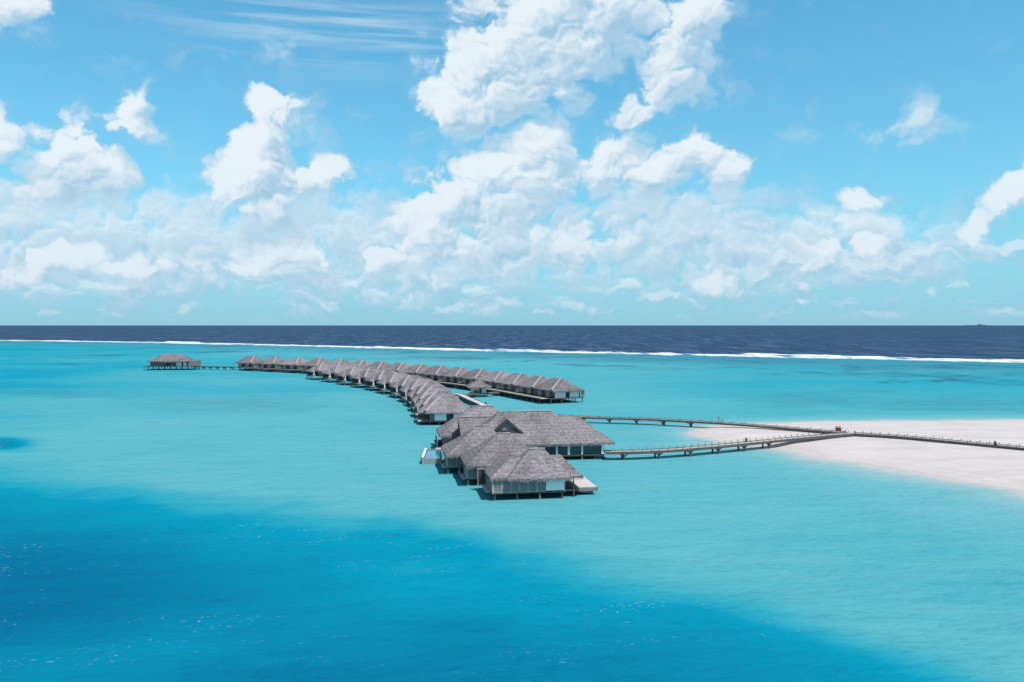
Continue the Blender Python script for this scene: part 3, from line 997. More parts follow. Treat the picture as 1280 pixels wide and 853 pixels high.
_, SP, SN = jetty('jetty', 'single wooden jetty crossing the white sand towards the right', 'jetty', shore, 2.4, ZJ, 'deck', 2, 8, pile_to=0, post_h=0.55)

n_w = [Vector((t.y, -t.x)) for t in WT]      # towards the walkway side
wpath = [(-2.0, 205), (-3.0, 228), (-5.8, 255), gz(603, 506, 1.6), gz(588, 499.4, 1.6), gz(571, 492.6, 1.6)] + [tuple(W[k] + n_w[k] * 9.5) for k in (5, 7, 9, 11)]
jetty('boardwalk', 'pale boardwalk curving behind the lagoon row of water villas', 'boardwalk', wpath, 2.8, 1.6, 'pale', None, 8, head=False)
n_e = [Vector((t.y, -t.x)) for t in ET]
epath = [tuple(E_[k] - n_e[k] * 9.6 + (ET[k] * -7 if k == 0 else Vector((0, 0)))) for k in (0, 1, 2, 4, 6, 8, 10, 12, 14, 15)]
jetty('boardwalk', 'tan boardwalk running along the front of the outer row of villas', 'boardwalk', epath, 3.0, 1.95, 'deck_tan', None, 5, head=False)
pc = ground(597.5, 492.2, 1.5)
jetty('footbridge', 'low link footbridge passing under the small pavilion between both villa rows', 'footbridge', [gz(579, 493.6, 1.5), (pc[0], pc[1] + 1.0), gz(633, 490.2, 1.5)], 2.6, 1.5, 'deck_tan', None, 5, head=False)
dv = ground(251, 458.3, 2.1)
lastE = E_[15] - n_e[15] * 9.0 + ET[15] * 6
jetty('footbridge', 'long low footbridge on piles linking the outer row to the detached villa', 'footbridge', [(dv[0] - 4, dv[1] + 3), dv, (lastE.x, lastE.y)], 2.4, 2.1, 'deck_tan', None, 5, head=True, pile_r=0.25)


# ---------------------------------------------------------------- small things on the jetties
def bin_box(loc, rot, label):
    t = thing('service_pillar', label, 'pillar', loc, rot, 'dark service pillars on the walkways')
    mb = MB(); mb.box(-0.2, 0.2, -0.2, 0.2, 0.0, 0.85, 0.03); mb.build('body', 'dark', t)
    mb = MB(); mb.box(-0.26, 0.26, -0.26, 0.26, 0.852, 0.93, 0.04); mb.build('cap', 'timber', t)
    mb = MB(); mb.box(-0.4, 0.4, -0.4, 0.4, -0.06, 0.0, 0.02); mb.build('base', 'concrete', t)


def near_px(path, px):
    return min(path, key=lambda p: abs(640 + p.x / p.y * F - px))


q = near_px(SP, 1243); bin_box((q.x, q.y - 0.8, ZJ + 0.06), 0.5, 'dark square pillar on the jetty that crosses the white sand')
q = near_px(LP, 934); bin_box((q.x, q.y + 1.0, ZJ + 0.06), 0.3, 'dark square pillar halfway along the jetty that meets the glazed hall')
q = gz(607.5, 506.2, 1.6); bin_box((q[0], q[1], 1.66), 0.2, 'dark square pillar beside the pale boardwalk just behind the hall')
q = gz(634, 489.2, 1.5); bin_box((q[0], q[1], 1.56), 0.2, 'dark square pillar where the link footbridge meets the tan boardwalk')


def cart():
    c = gz(1050.5, 538.8, 1.75)
    t = thing('luggage_cart', 'small brown cart with tan top standing at the junction of the jetties', 'cart', (c[0], c[1] + 0.6, 1.40), R(-20))
    mb = MB(); mb.box(-0.75, 0.55, -0.5, 0.5, 0.32, 1.05); b = mb.build('body', 'brown', t)
    mb = MB()
    def fn(u, v):
        a = math.pi * v
        return (-0.85 + 1.45 * u, -0.58 * math.cos(a), 1.06 + 0.42 * math.sin(a))
    mb.grid(fn, 8, 10); mb.box(-0.84, 0.6, -0.57, 0.57, 1.052, 1.1); mb.build('canopy', 'tan', t, True)
    mb = MB(); mb.beam((0.56, 0, 0.5), (0.95, 0, 1.0), 0.5, 0.06); mb.beam((0.95, 0, 1.0), (1.0, 0, 1.35), 0.7, 0.06); mb.build('handle', 'brown', t)
    for x in (-0.5, 0.35):
        for y in (-0.55, 0.55):
            mb = MB()
            def fw(u, v, x=x, y=y):
                a = 2 * math.pi * v; r = 0.3 if 0.1 < u < 0.9 else 0.02
                return (x + r * math.cos(a), y + (u - 0.5) * 0.12, 0.3 + r * math.sin(a))
            mb.grid(fw, 10, 14); mb.build('wheel', 'rubber', t)


cart()


def person(loc, rot, label, scale=1.0, top='cloth_dark'):
    """a standing figure grown from a skinned skeleton"""
    t = thing('person', label, 'person', loc, rot)
    J = {
        'pelvis': (0, 0, .95, .15), 'waist': (0, 0, 1.12, .13), 'chest': (0, .01, 1.33, .155), 'neck': (0, .01, 1.50, .06), 'chin': (0, -.015, 1.58, .075), 'skull': (0, 0, 1.68, .098), 'crown': (0, .005, 1.745, .07),
        'lh': (.10, 0, .90, .095), 'lk': (.11, -.02, .50, .062), 'la': (.11, .01, .09, .042), 'lt': (.12, -.15, .035, .035),
        'rh': (-.10, 0, .90, .095), 'rk': (-.11, -.06, .50, .062), 'ra': (-.11, .02, .09, .042), 'rt': (-.12, -.14, .035, .035),
        'ls': (.18, .01, 1.42, .06), 'le': (.25, .03, 1.14, .045), 'lw': (.24, -.06, .90, .032), 'lf': (.235, -.09, .79, .03),
        'rs': (-.18, .01, 1.42, .06), 're': (-.25, .03, 1.14, .045), 'rw': (-.24, -.10, .91, .032), 'rf': (-.235, -.15, .81, .03),
    }
    E2 = [('pelvis', 'waist'), ('waist', 'chest'), ('chest', 'neck'), ('neck', 'chin'), ('chin', 'skull'), ('skull', 'crown'), ('pelvis', 'lh'), ('lh', 'lk'), ('lk', 'la'), ('la', 'lt'), ('pelvis', 'rh'), ('rh', 'rk'), ('rk', 'ra'), ('ra', 'rt'), ('chest', 'ls'), ('ls', 'le'), ('le', 'lw'), ('lw', 'lf'), ('chest', 'rs'), ('rs', 're'), ('re', 'rw'), ('rw', 'rf')]
    ks = list(J)
    for s in (1, -1):      # fingers
        w = 'l' if s > 0 else 'r'
        base = Vector(J[w + 'f'][:3])
        for f_i, (dy, ln) in enumerate(((-.028, .07), (-.01, .08), (.01, .075), (.027, .06))):
            k1 = '%s_f%d' % (w, f_i); J[k1] = (base.x + s * .005, base.y + dy, base.z - ln, .009); ks.append(k1); E2.append((w + 'f', k1))
        k1 = w + '_th'; J[k1] = (base.x - s * .02, base.y - .05, base.z - .015, .011); ks.append(k1); E2.append((w + 'f', k1))

    def skin(name, keys, edges, infl, mat, root, parent):
        me = bpy.data.meshes.new(name)
        me.from_pydata([tuple(c * scale for c in J[k][:3]) for k in keys], [(keys.index(a), keys.index(b)) for a, b in edges], [])
        o = bpy.data.objects.new(name, me); COL.objects.link(o); o.parent = parent
        md = o.modifiers.new('skin', 'SKIN')
        sv = me.skin_vertices
        if not sv: return o
        for i, k in enumerate(keys):
            r = (J[k][3] + infl) * scale; me.skin_vertices[0].data[i].radius = (r, r * 0.82); me.skin_vertices[0].data[i].use_root = (k == root)
        o.modifiers.new('sub', 'SUBSURF').levels = 1
        o.modifiers['sub'].render_levels = 1
        me.materials.append(M[mat])
        return o

    def ensure(name, keys, edges, infl, mat, root, parent):
        o = skin(name, keys, edges, infl, mat, root, parent)
        return o
    body = ensure('body', ks, E2, 0, 'skin', 'pelvis', t)
    sub = lambda s: [e for e in E2 if e[0] in s and e[1] in s]
    k_ = ['waist', 'pelvis', 'chest', 'ls', 'le', 'rs', 're']; ensure('shirt', k_, sub(k_), .014, top, 'waist', t)
    k_ = ['pelvis', 'lh', 'lk', 'rh', 'rk']; ensure('shorts', k_, sub(k_), .02, 'cloth_pink', 'pelvis', t)
    mb = MB()
    def hf(u, v):
        a = 2 * math.pi * v; b = math.pi * 0.5 * u
        return (0.115 * scale * math.cos(a) * math.cos(b), (0.03 + 0.12 * math.sin(a) * math.cos(b)) * scale, (1.66 + 0.13 * math.sin(b)) * scale)
    mb.grid(hf, 6, 14); mb.build('hair', 'hair', t, True)
    # face: nose, eyes and mouth
    mb = MB(); mb.tri((-.014 * scale, -.085 * scale, 1.625 * scale), (.014 * scale, -.085 * scale, 1.625 * scale), (0, -.085 * scale, 1.665 * scale)); mb.tri((-.014 * scale, -.085 * scale, 1.625 * scale), (.014 * scale, -.085 * scale, 1.625 * scale), (0, -.115 * scale, 1.63 * scale)); mb.tri((0, -.115 * scale, 1.63 * scale), (.014 * scale, -.085 * scale, 1.625 * scale), (0, -.085 * scale, 1.665 * scale)); mb.tri((0, -.115 * scale, 1.63 * scale), (-.014 * scale, -.085 * scale, 1.625 * scale), (0, -.085 * scale, 1.665 * scale))
    mb.build('nose', 'skin', t)
    return t


q = near_px(UP, 898.5)
person((q.x, q.y, ZJ), R(60), 'person in dark top and pink shorts standing on the farther jetty', 1.05)
q = near_px(UP, 901.8)
person((q.x, q.y + 0.3, ZJ), R(75), 'smaller person in dark top beside the taller figure on the farther jetty', 0.78)


# ---------------------------------------------------------------- sandbank
bank_out = [(47, 217), (53, 206), (63, 194), (70, 184.5), (75.5, 176), (81, 166.5), (86, 155.5), (92, 142), (100, 124), (116, 98), (150, 70), (230, 40), (420, 40), (420, 250), (300, 249), (200, 246), (156, 244.5), (128, 243), (108, 241), (92, 238.5), (80, 235.5), (70, 233), (55, 228)]


def poly_sd(px, py, poly):
    """signed distance, positive inside (numpy arrays)"""
    d = np.full(px.shape, 1e18); inside = np.zeros(px.shape, bool)
    n = len(poly)
    for i in range(n):
        ax, ay = poly[i]; bx, by = poly[(i + 1) % n]
        ex, ey = bx - ax, by - ay
        t = np.clip(((px - ax) * ex + (py - ay) * ey) / (ex * ex + ey * ey), 0, 1)
        dx, dy = px - ax - t * ex, py - ay - t * ey
        d = np.minimum(d, dx * dx + dy * dy)
        cr = ((ay <= py) & (by > py)) | ((by <= py) & (ay > py))
        with np.errstate(divide='ignore', invalid='ignore'):
            xi = ax + (py - ay) * ex / (ey if ey != 0 else 1e-9)
        inside ^= cr & (px < xi)
    return np.where(inside, np.sqrt(d), -np.sqrt(d))


def vnoise(x, y, seed=0):
    """smooth value noise, numpy"""
    xi = np.floor(x).astype(np.int64); yi = np.floor(y).astype(np.int64)
    fx = x - xi; fy = y - yi
    fx = fx * fx * (3 - 2 * fx); fy = fy * fy * (3 - 2 * fy)

    def h(a, b):
        n = (a * 374761393 + b * 668265263 + seed * 1442695041) & 0xffffffff
        n = ((n ^ (n >> 13)) * 1274126177) & 0xffffffff
        return ((n ^ (n >> 16)) & 0xffff) / 65535.0
    return (h(xi, yi) * (1 - fx) + h(xi + 1, yi) * fx) * (1 - fy) + (h(xi, yi + 1) * (1 - fx) + h(xi + 1, yi + 1) * fx) * fy


def fbm(x, y, seed=0, oct=4):
    s = 0; a = 0.5
    for k in range(oct):
        s = s + a * vnoise(x * 2 ** k, y * 2 ** k, seed + k); a *= 0.5
    return s / (1 - 0.5 ** oct)


def bed_height(x, y):
    wob = (fbm(x / 22, y / 22, 3) - 0.5) * 11 + (fbm(x / 6, y / 6, 9, 3) - 0.5) * 2.5
    d = poly_sd(x, y, bank_out) + wob
    up = 1.25 * (1 - np.exp(-np.maximum(d, 0) / 11.0))
    # the lagoon side of the bank shelves more gently than the back
    slope = np.where(y < 200, 0.045, 0.09)
    dn = np.maximum(-d, 0) * slope
    return np.where(d > 0, up + 0.02, 0.02 - dn) + (fbm(x / 9, y / 9, 17) - 0.5) * 0.10


def np_grid_mesh(name, xs, ys, zfun, mat):
    X, Y = np.meshgrid(xs, ys, indexing='ij')
    Z = zfun(X, Y)
    nx, ny = X.shape
    v = np.stack([X, Y, Z], -1).reshape(-1, 3)
    i = np.arange(nx * ny).reshape(nx, ny)
    f = np.stack([i[:-1, :-1], i[1:, :-1], i[1:, 1:], i[:-1, 1:]], -1).reshape(-1, 4)
    me = bpy.data.meshes.new(name)
    me.from_pydata(v.tolist(), [], f.tolist())
    me.polygons.foreach_set('use_smooth', [True] * len(me.polygons))
    me.materials.append(mat)
    o = bpy.data.objects.new(name, me); COL.objects.link(o)
    return o


def make_sand():
    m, nt, p = material('white_coral_sand')
    g = nt.add('ShaderNodeNewGeometry')
    P = g.outputs['Position']
    n = nt.noise(P, 0.09, 5, 0.6)
    n2 = nt.noise(nt.v('MULTIPLY', P, (1, 1, 1)), 1.8, 4, 0.6)
    streak = nt.noise(nt.v('MULTIPLY', P, (0.05, 0.22, 1)), 1.0, 4, 0.6)
    c = nt.ramp(n, [(0.3, (0.50, 0.472, 0.48)), (0.7, (0.55, 0.525, 0.535))])
    c = nt.mix(nt.smooth(streak, 0.46, 0.66, 0, 0.6), c, (0.43, 0.40, 0.39))
    c = nt.mix(nt.lin(n2, 0.3, 0.7, 0, 0.18), c, (0.44, 0.415, 0.415))
    # sand lying wet at the waterline, and the thin lines the tides left
    sz = nt.add('ShaderNodeSeparateXYZ'); nt.l.new(P, sz.inputs[0])
    wet = nt.smooth(nt.m('MULTIPLY_ADD', n, 0.3, sz.outputs[2]), 0.62, 0.15)
    c = nt.mix(nt.m('MULTIPLY', wet, 0.45), c, (0.44, 0.42, 0.41))
    hgt = nt.m('ADD', sz.outputs[2], nt.m('MULTIPLY_ADD', nt.noise(P, 0.05, 5, 0.65), 0.5, -0.25))
    for lv, st in ((0.28, 0.30), (0.52, 0.22), (0.80, 0.16)):
        ln = nt.smooth(nt.m('ABSOLUTE', nt.m('SUBTRACT', hgt, lv)), 0.035, 0.004)
        c = nt.mix(nt.m('MULTIPLY', nt.m('MULTIPLY', ln, st), nt.smooth(n2, 0.35, 0.6)), c, (0.30, 0.28, 0.26))
    nt.put(p.inputs['Base Color'], c)
    p.inputs['Roughness'].default_value = 0.95
    p.inputs['Specular IOR Level'].default_value = 0.15
    nt.put(p.inputs['Normal'], nt.bump(nt.m('ADD', n2, nt.m('MULTIPLY', streak, 1.5)), 0.35, 0.12))
    return m


structure(np_grid_mesh('sandbank', np.linspace(20, 430, 300), np.linspace(35, 300, 260), bed_height, make_sand()))


# ---------------------------------------------------------------- the sea: one sheet to the horizon
def poly_y(px, pts):
    return np.interp(px, [p[0] for p in pts], [p[1] for p in pts])


SURF = [(-700, 418.5), (-300, 421.5), (0, 425.6), (150, 427.6), (300, 430.2), (430, 433.6), (520, 436), (700, 440), (900, 444.2), (1050, 447.4), (1200, 450.4), (1280, 452), (1700, 461), (2400, 474)]
DARK_EDGE = [(-700, 505), (-300, 560), (-60, 588), (0, 600), (60, 606), (120, 612), (190, 622), (250, 634), (330, 644), (420, 650), (500, 655), (560, 664), (640, 690), (760, 725), (900, 757), (1020, 795), (1120, 828), (1220, 862), (1500, 960), (2200, 1250)]


# coral heads and seagrass patches seen through the lagoon: row and column centre, half sizes, strength
CORAL = [(1068, 461, 16, 5, .8), (1058, 457, 10, 2, .6), (1106, 478.5, 8, 1.2, .9), (1130, 478, 9, 1.2, .8), (1117, 475.5, 8, 1.0, .7), (1171, 477, 8, 1.4, 1.0), (1190, 475, 14, 1.8, .8), (1204, 470.5, 14, 1.3, .9), (1230, 472.5, 20, 1.6, .5), (1100, 460, 60, 2.5, .45), (1190, 460, 60, 2.2, .5), (1265, 468, 20, 3, .5), (1040, 468, 60, 3, .3), (1085, 489, 60, 1.6, .35), (1200, 512, 110, 1.3, .55), (1010, 500, 80, 6, .3), (1180, 503, 120, 6, .3),
         (135, 444.2, 34, 0.9, .9), (90, 447.5, 60, 0.9, .4), (86, 455.4, 12, 0.9, .9), (300, 436.5, 60, 1.6, .3), (540, 447.5, 60, 1.8, .6), (560, 451, 30, 1.1, .5), (470, 443.5, 40, 1.0, .35), (690, 446, 120, 2.2, .45), (830, 450, 100, 2.6, .4), (940, 454, 80, 3, .4), (820, 462, 60, 2.2, .3), (250, 440.5, 30, .9, .4), (290, 506, 120, 8, .28), (60, 492, 80, 6, .25), (230, 560, 60, 6, .14)]


def sig(x):
    return 1 / (1 + np.exp(-np.clip(x, -40, 40)))


def sea_fields(x, y):
    """water colour by depth 0..1 (0 sandbank, 1 open ocean), reef-top share, surf share"""
    front = y > 3
    yy = np.where(front, y, 3.0)
    px = np.clip(640 + x / yy * F, -2200, 3400)
    py = Y0 + H * F / yy
    wob = (fbm(x / 18, y / 30, 21) - 0.5)
    wob2 = (fbm(x / 5, y / 9, 31) - 0.5)
    # lagoon floor
    base = 0.335 + 0.13 * np.clip((520 - px) / 520, 0, 1) * np.clip((560 - py) / 100, 0, 1)
    base = base + 0.085 * np.clip((px - 740) / 200, 0, 1) * np.clip((512 - py) / 20, 0, 1) * np.clip((py - 440) / 20, 0, 1)
    base = base - 0.06 * np.exp(-((px - 720) / 330) ** 2 - ((py - 585) / 60) ** 2)
    base = base + (fbm(x / 90, y / 60, 41) - 0.5) * 0.20 * np.clip((900 - px) / 500, 0.4, 1) + (fbm(px / 260, py / 16, 47) - 0.5) * 0.10
    # slight lightening next to the darker blue edge
    yb = poly_y(px, DARK_EDGE) + wob * 26 + wob2 * 16
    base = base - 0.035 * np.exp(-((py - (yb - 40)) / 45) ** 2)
    # darker blue foreground water, toned along the same colour ramp
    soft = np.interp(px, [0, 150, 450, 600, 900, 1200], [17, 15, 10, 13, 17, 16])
    blue_mask = sig((py - yb) / soft)
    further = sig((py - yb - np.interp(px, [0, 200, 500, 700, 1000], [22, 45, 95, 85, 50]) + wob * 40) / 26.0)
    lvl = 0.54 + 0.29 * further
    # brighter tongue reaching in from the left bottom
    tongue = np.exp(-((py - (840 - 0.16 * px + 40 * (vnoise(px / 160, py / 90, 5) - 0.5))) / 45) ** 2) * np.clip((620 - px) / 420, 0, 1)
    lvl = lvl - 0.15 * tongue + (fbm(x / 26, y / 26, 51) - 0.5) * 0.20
    depth_tone = base * (1 - blue_mask) + lvl * blue_mask
    # isolated dark spot on the left
    dark_spot = np.exp(-(((px - 0) / 38) ** 2 + ((py - 556 + wob * 8) / 7.5) ** 2) ** 1.3)
    depth_tone = np.maximum(depth_tone, 0.3 + 0.40 * dark_spot)
    # sandbank shallows
    bh = -bed_height(np.clip(x, -500, 900), y)
    near = (x > -60) & (x < 600) & (y > 0) & (y < 420)
    sh = np.where(near, np.clip(bh, 0, 9), 9)
    shal = 1 - np.exp(-sh / 0.75)
    depth_tone = np.where(near, np.minimum(depth_tone, 0.0 + shal * 0.33 + np.clip(sh - 1.4, 0, 5) * 0.12), depth_tone)
    # reef flat and ocean
    ys = poly_y(px, SURF)
    dy = py - ys                       # rows below the surf line
    reef = np.clip(1 - dy / np.interp(px, [0, 600, 1280], [12, 22, 40]), 0, 1) * (dy > -0.2)
    ocean = sig(-(dy - 0.2) / 0.35)
    depth_tone = np.where(front, depth_tone * (1 - ocean) + ocean, 0.75)
    reef = np.where(front, reef, 0)
    rowm = np.interp(px, [0, 640, 1280], [0.7, 1.0, 2.0])
    fo = np.where(front, np.exp(-np.abs(dy / rowm) ** 2.2), 0)
    alpha = np.where(near, 1 - np.exp(-sh / 0.65), 1.0)
    cor = np.zeros(px.shape)
    for cx, cy, rx, ry, a in CORAL:
        cor = np.maximum(cor, a * np.exp(-(((px - cx + wob2 * rx * 0.9) / rx) ** 2 + ((py - cy + wob * ry * 2.0) / ry) ** 2)))
    return depth_tone, reef, fo, alpha, np.where(front, cor, 0)


def make_water():
    m, nt, p = material('sea_water')
    g = nt.add('ShaderNodeNewGeometry'); P = g.outputs['Position']

    def attr(n):
        a = nt.add('ShaderNodeAttribute', attribute_name=n); return a.outputs['Fac']
    dep, reef, foam, alpha, coral = attr('depth_tone'), attr('reef'), attr('foam'), attr('cover'), attr('coral')
    n_big = nt.noise(nt.v('MULTIPLY', P, (0.012, 0.03, 1)), 1.0, 5, 0.6)
    n_mid = nt.noise(nt.v('MULTIPLY', P, (0.06, 0.2, 1)), 1.0, 5, 0.65)
    inshore = nt.smooth(dep, 0.97, 0.85)
    d2 = nt.m('ADD', dep, nt.m('MULTIPLY', nt.m('MULTIPLY_ADD', n_big, 0.13, -0.065), inshore))
    d2 = nt.m('ADD', d2, nt.m('MULTIPLY', nt.m('MULTIPLY_ADD', n_mid, 0.12, -0.06), inshore))
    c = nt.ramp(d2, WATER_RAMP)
    # coral growing on the reef flat
    cor = nt.noise(nt.v('MULTIPLY', P, (0.014, 0.010, 1)), 1.0, 6, 0.62)
    cor2 = nt.noise(nt.v('MULTIPLY', nt.v('ADD', P, (300, 70, 0)), (0.05, 0.022, 1)), 1.0, 4, 0.6)
    c = nt.mix(nt.m('MULTIPLY', nt.smooth(reef, 0.35, 0.95), 0.75), c, REEF_A)
    c = nt.mix(nt.m('MULTIPLY', nt.smooth(reef, 0.02, 0.35), nt.smooth(cor, 0.54, 0.64, 0, 0.55)), c, REEF_B)
    c = nt.mix(nt.m('MULTIPLY', nt.smooth(reef, 0.0, 0.3), nt.smooth(cor2, 0.66, 0.72, 0, 0.7)), c, REEF_C)
    c = nt.mix(nt.m('MULTIPLY', nt.m('MULTIPLY', coral, nt.smooth(n_mid, 0.30, 0.60, 0.45, 1.0)), 0.85), c, REEF_C)
    # swell tone on the ocean
    sw = nt.noise(nt.v('MULTIPLY', P, (0.05, 0.006, 1)), 1.0, 5, 0.75)
    c = nt.mix(nt.m('MULTIPLY', nt.smooth(dep, 0.93, 1.0), nt.smooth(sw, 0.44, 0.62, 0, 0.75)), c, OCEAN_B)
    # ripples
    rp = nt.noise(nt.v('MULTIPLY', P, (0.45, 0.95, 1)), 1.0, 6, 0.68)
    rp2 = nt.noise(nt.v('MULTIPLY', P, (0.10, 0.24, 1)), 1.0, 4, 0.6)
    c = nt.mix(nt.m('MULTIPLY', nt.smooth(rp, 0.46, 0.68), nt.smooth(n_mid, 0.35, 0.65, 0.10, 0.42)), c, nt.v('MULTIPLY', c, (0.45, 0.68, 0.78)))
    # flecks of foam on breaking wavelets
    patch = nt.noise(nt.v('MULTIPLY', P, (0.02, 0.035, 1)), 1.0, 3, 0.6)
    ro = nt.add('ShaderNodeVectorRotate', rotation_type='Z_AXIS'); nt.put(ro.inputs['Vector'], P); ro.inputs['Angle'].default_value = R(-14)
    fl = nt.noise(nt.v('MULTIPLY', ro.outputs[0], (1.3, 2.8, 1)), 1.0, 4, 0.66)
    fl2 = nt.noise(nt.v('MULTIPLY', ro.outputs[0], (0.07, 0.34, 1)), 1.0, 3, 0.55)
    darkish = nt.smooth(dep, 0.25, 0.6, 0.3, 1.0)
    fl_m = nt.m('MULTIPLY', nt.smooth(fl, 0.605, 0.70), nt.m('MULTIPLY', nt.smooth(fl2, 0.49, 0.60), nt.m('MULTIPLY', nt.smooth(patch, 0.46, 0.62), darkish)))
    oc = nt.noise(nt.v('MULTIPLY', P, (0.14, 0.018, 1)), 1.0, 3, 0.6)
    oc_m = nt.m('MULTIPLY', nt.smooth(oc, 0.675, 0.73), nt.smooth(dep, 0.95, 1.0))
    # surf wash
    fn = nt.noise(nt.v('MULTIPLY', P, (0.05, 0.022, 1)), 1.0, 6, 0.72)
    wash = nt.m('MULTIPLY', nt.smooth(nt.m('ADD', nt.m('MULTIPLY', foam, 0.72), nt.m('MULTIPLY_ADD', fn, 2.6, -1.3)), 0.34, 0.60), nt.smooth(foam, 0.02, 0.12))
    white = nt.m('MAXIMUM', nt.m('MULTIPLY', fl_m, 0.8), nt.m('MAXIMUM', nt.m('MULTIPLY', oc_m, 0.65), wash))
    c = nt.mix(white, c, (0.62, 0.70, 0.75))
    nt.put(p.inputs['Base Color'], c)
    nt.put(p.inputs['Roughness'], nt.lin(white, 0, 1, 0.22, 0.7))
    p.inputs['IOR'].default_value = 1.33
    p.inputs['Specular IOR Level'].default_value = 0.0
    b1 = nt.bump(rp, 0.55, 0.5)
    b2 = nt.bump(rp2, 0.5, 1.6, b1)
    nt.put(p.inputs['Normal'], b2)
    gl = nt.add('ShaderNodeBsdfGlossy')
    gl.inputs['Roughness'].default_value = 0.16
    nt.put(gl.inputs['Normal'], b2)
    ms = nt.add('ShaderNodeMixShader'); ms.inputs[0].default_value = 0.022
    nt.l.new(p.outputs[0], ms.inputs[1]); nt.l.new(gl.outputs[0], ms.inputs[2])
    nt.l.new(ms.outputs[0], nt.n['Material Output'].inputs[0])
    return m


WS = (0.57, 0.625, 0.63)


def A(r, g, b):
    return tuple(c * w for c, w in zip(lin(r, g, b), WS))


WATER_RAMP = [(0.0, (0.45, 0.435, 0.44)), (0.05, (0.42, 0.44, 0.45)), (0.12, A(168, 208, 217)), (0.22, A(125, 202, 214)), (0.34, A(98, 192, 208)), (0.44, A(58, 182, 205)), (0.54, A(0, 166, 200)), (0.66, A(0, 151, 187)), (0.80, A(0, 132, 173)), (0.90, A(0, 117, 163)), (1.0, A(58, 87, 125))]
REEF_A = A(72, 152, 178)
REEF_B = A(60, 125, 155)
REEF_C = A(70, 105, 135)
OCEAN_B = A(92, 120, 146)


def build_sea():
    # rings follow equal steps of viewing angle near by, geometric beyond
    rows = np.concatenate([np.arange(1700, 900, -20), np.arange(900, 480, -1.6), np.arange(480, 425, -0.5), np.arange(425, 409.9, -0.35)])
    rad = H * F / (rows - Y0)
    rad = np.concatenate([[6.0, 12.0], rad, [6500, CURB]])
    fr = np.linspace(-42, 42, 640)
    bk = np.linspace(42, 318, 90)[1:-1]
    ang = np.radians(np.concatenate([fr, bk]))
    nr, na = len(rad), len(ang)
    Rr, Aa = np.meshgrid(rad, ang, indexing='ij')
    # keep constant rows in front of the viewer
    sc = np.where(np.abs((np.degrees(Aa) + 180) % 360 - 180) <= 42, 1 / np.cos(np.clip((Aa + np.pi) % (2 * np.pi) - np.pi, -R(42), R(42))), 1 / math.cos(R(42)))
    X = Rr * sc * np.sin(Aa); Y = Rr * sc * np.cos(Aa)
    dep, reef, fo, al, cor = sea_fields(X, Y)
    Z = np.zeros_like(X)
    v = np.stack([X, Y, Z], -1).reshape(-1, 3)
    v = np.concatenate([v, [[0, 0, 0]]])
    i = np.arange(nr * na).reshape(nr, na)
    j = np.roll(i, -1, axis=1)
    f = np.stack([i[:-1], j[:-1], j[1:], i[1:]], -1).reshape(-1, 4).tolist()
    c = nr * na
    f += [(c, int(j[0, k]), int(i[0, k])) for k in range(na)]
    me = bpy.data.meshes.new('sea')
    me.from_pydata(v.tolist(), [], f)
    for n, arr, last in (('depth_tone', dep, .75), ('reef', reef, 0), ('foam', fo, 0), ('cover', al, 1), ('coral', cor, 0)):
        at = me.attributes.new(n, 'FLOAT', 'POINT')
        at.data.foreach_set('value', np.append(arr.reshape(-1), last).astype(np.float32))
    import bmesh
    bm = bmesh.new(); bm.from_mesh(me)
    bm.faces.ensure_lookup_table()
    flip = [q for q in bm.faces if q.normal.z < 0]
    bmesh.ops.reverse_faces(bm, faces=flip)
    bm.to_mesh(me); bm.free()
    me.materials.append(make_water())
    o = bpy.data.objects.new('sea', me); COL.objects.link(o)
    structure(o)


build_sea()


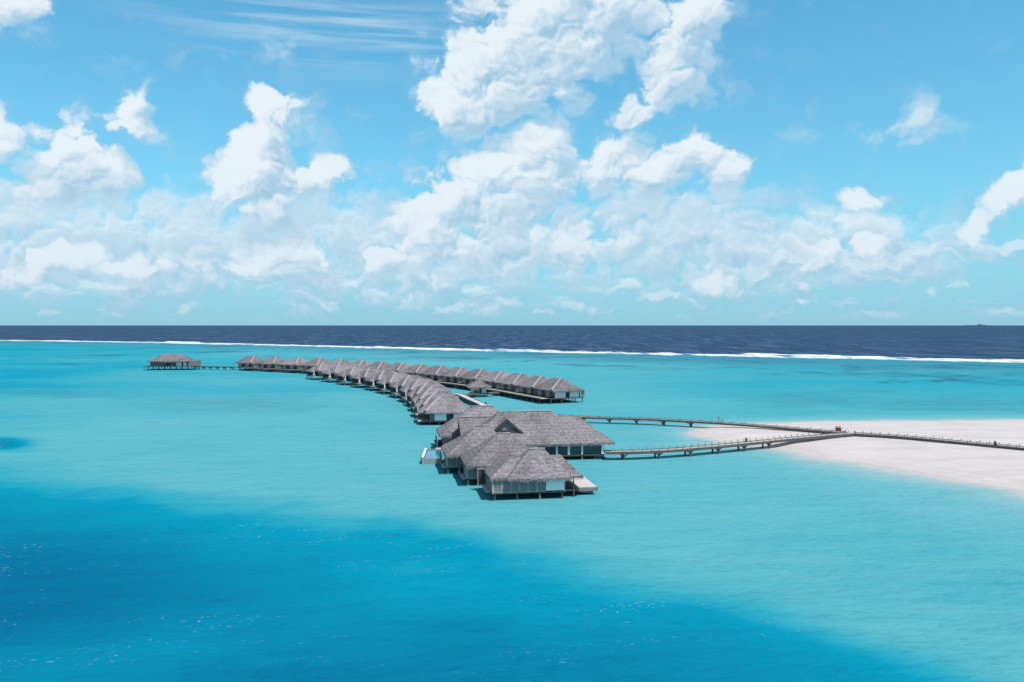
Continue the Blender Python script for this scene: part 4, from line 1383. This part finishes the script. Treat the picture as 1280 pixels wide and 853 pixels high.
# ---------------------------------------------------------------- breakers along the reef edge
def build_surf():
    m, nt, p = material('breaking_foam')
    g = nt.add('ShaderNodeNewGeometry')
    n = nt.noise(g.outputs['Position'], 0.12, 6, 0.7)
    nt.put(p.inputs['Base Color'], nt.ramp(n, [(0.35, (0.60, 0.68, 0.72)), (0.6, (0.82, 0.84, 0.85))]))
    p.inputs['Roughness'].default_value = 0.8
    mb = MB()
    pxs = np.arange(-500, 2000, 2.2)
    pts = np.array([ground(px, py) for px, py in zip(pxs, poly_y(pxs, SURF))])
    s = np.concatenate([[0], np.cumsum(np.hypot(np.diff(pts[:, 0]), np.diff(pts[:, 1])))])
    for lane, (off, amp, wid, sd, thr) in enumerate(((30, 1.15, 7, 1, 0.53), (8, 0.6, 6, 2, 0.55), (-18, 0.4, 6, 3, 0.56))):
        hgt = np.clip((fbm(s / 70, s * 0 + lane * 7.3, 60 + sd, 4) - thr) * 6, 0, 1) * amp * (0.65 + 0.7 * fbm(s / 9, s * 0 + 3.1, 70 + sd, 3))
        side = (fbm(s / 120, s * 0 + 9.7, 80 + sd, 3) - 0.5) * 34
        for i in range(len(pts) - 1):
            if hgt[i] < 0.08 and hgt[i + 1] < 0.08: continue
            ring = []
            for k in (i, i + 1):
                a = pts[max(0, k - 1)]; b = pts[min(len(pts) - 1, k + 1)]
                d = (b - a) / np.hypot(*(b - a)); nn = np.array([-d[1], d[0]])
                if nn[1] < 0: nn = -nn
                c = pts[k] + nn * (off + side[k])
                h = max(hgt[k], 0.0)
                prof = ((-1.0, -0.02), (-0.55, 0.35), (-0.15, 0.8), (0.1, 1.0), (0.35, 0.7), (0.7, -0.02))
                ring.append([(c[0] + nn[0] * q * wid * (0.5 + h / amp * 0.5), c[1] + nn[1] * q * wid * (0.5 + h / amp * 0.5), zq * h - 0.05) for q, zq in prof])
            for k in range(5):
                mb.quad(ring[0][k], ring[0][k + 1], ring[1][k + 1], ring[1][k])
    structure(mb.build('surf', m, None, True))


build_surf()


# ---------------------------------------------------------------- low islet on the horizon
def islet():
    cx, cy = (1222 - 640) / F * 9600, 9600
    mb = MB()
    def fn(u, v):
        x = (u - 0.5) * 2; a = math.pi * v
        env = max(0.0, 1 - abs(x) ** 1.6)
        h = env * (5 + 9 * mnoise.noise(Vector((u * 14, 1, 0)))**2 * 3 + (10 if abs(u - 0.56) < 0.04 else 0))
        return (cx + x * 190, cy - 40 * math.cos(a), h * math.sin(a) + 0.2)
    mb.grid(fn, 60, 8)
    structure(mb.build('island', 'islet', None, True))


islet()
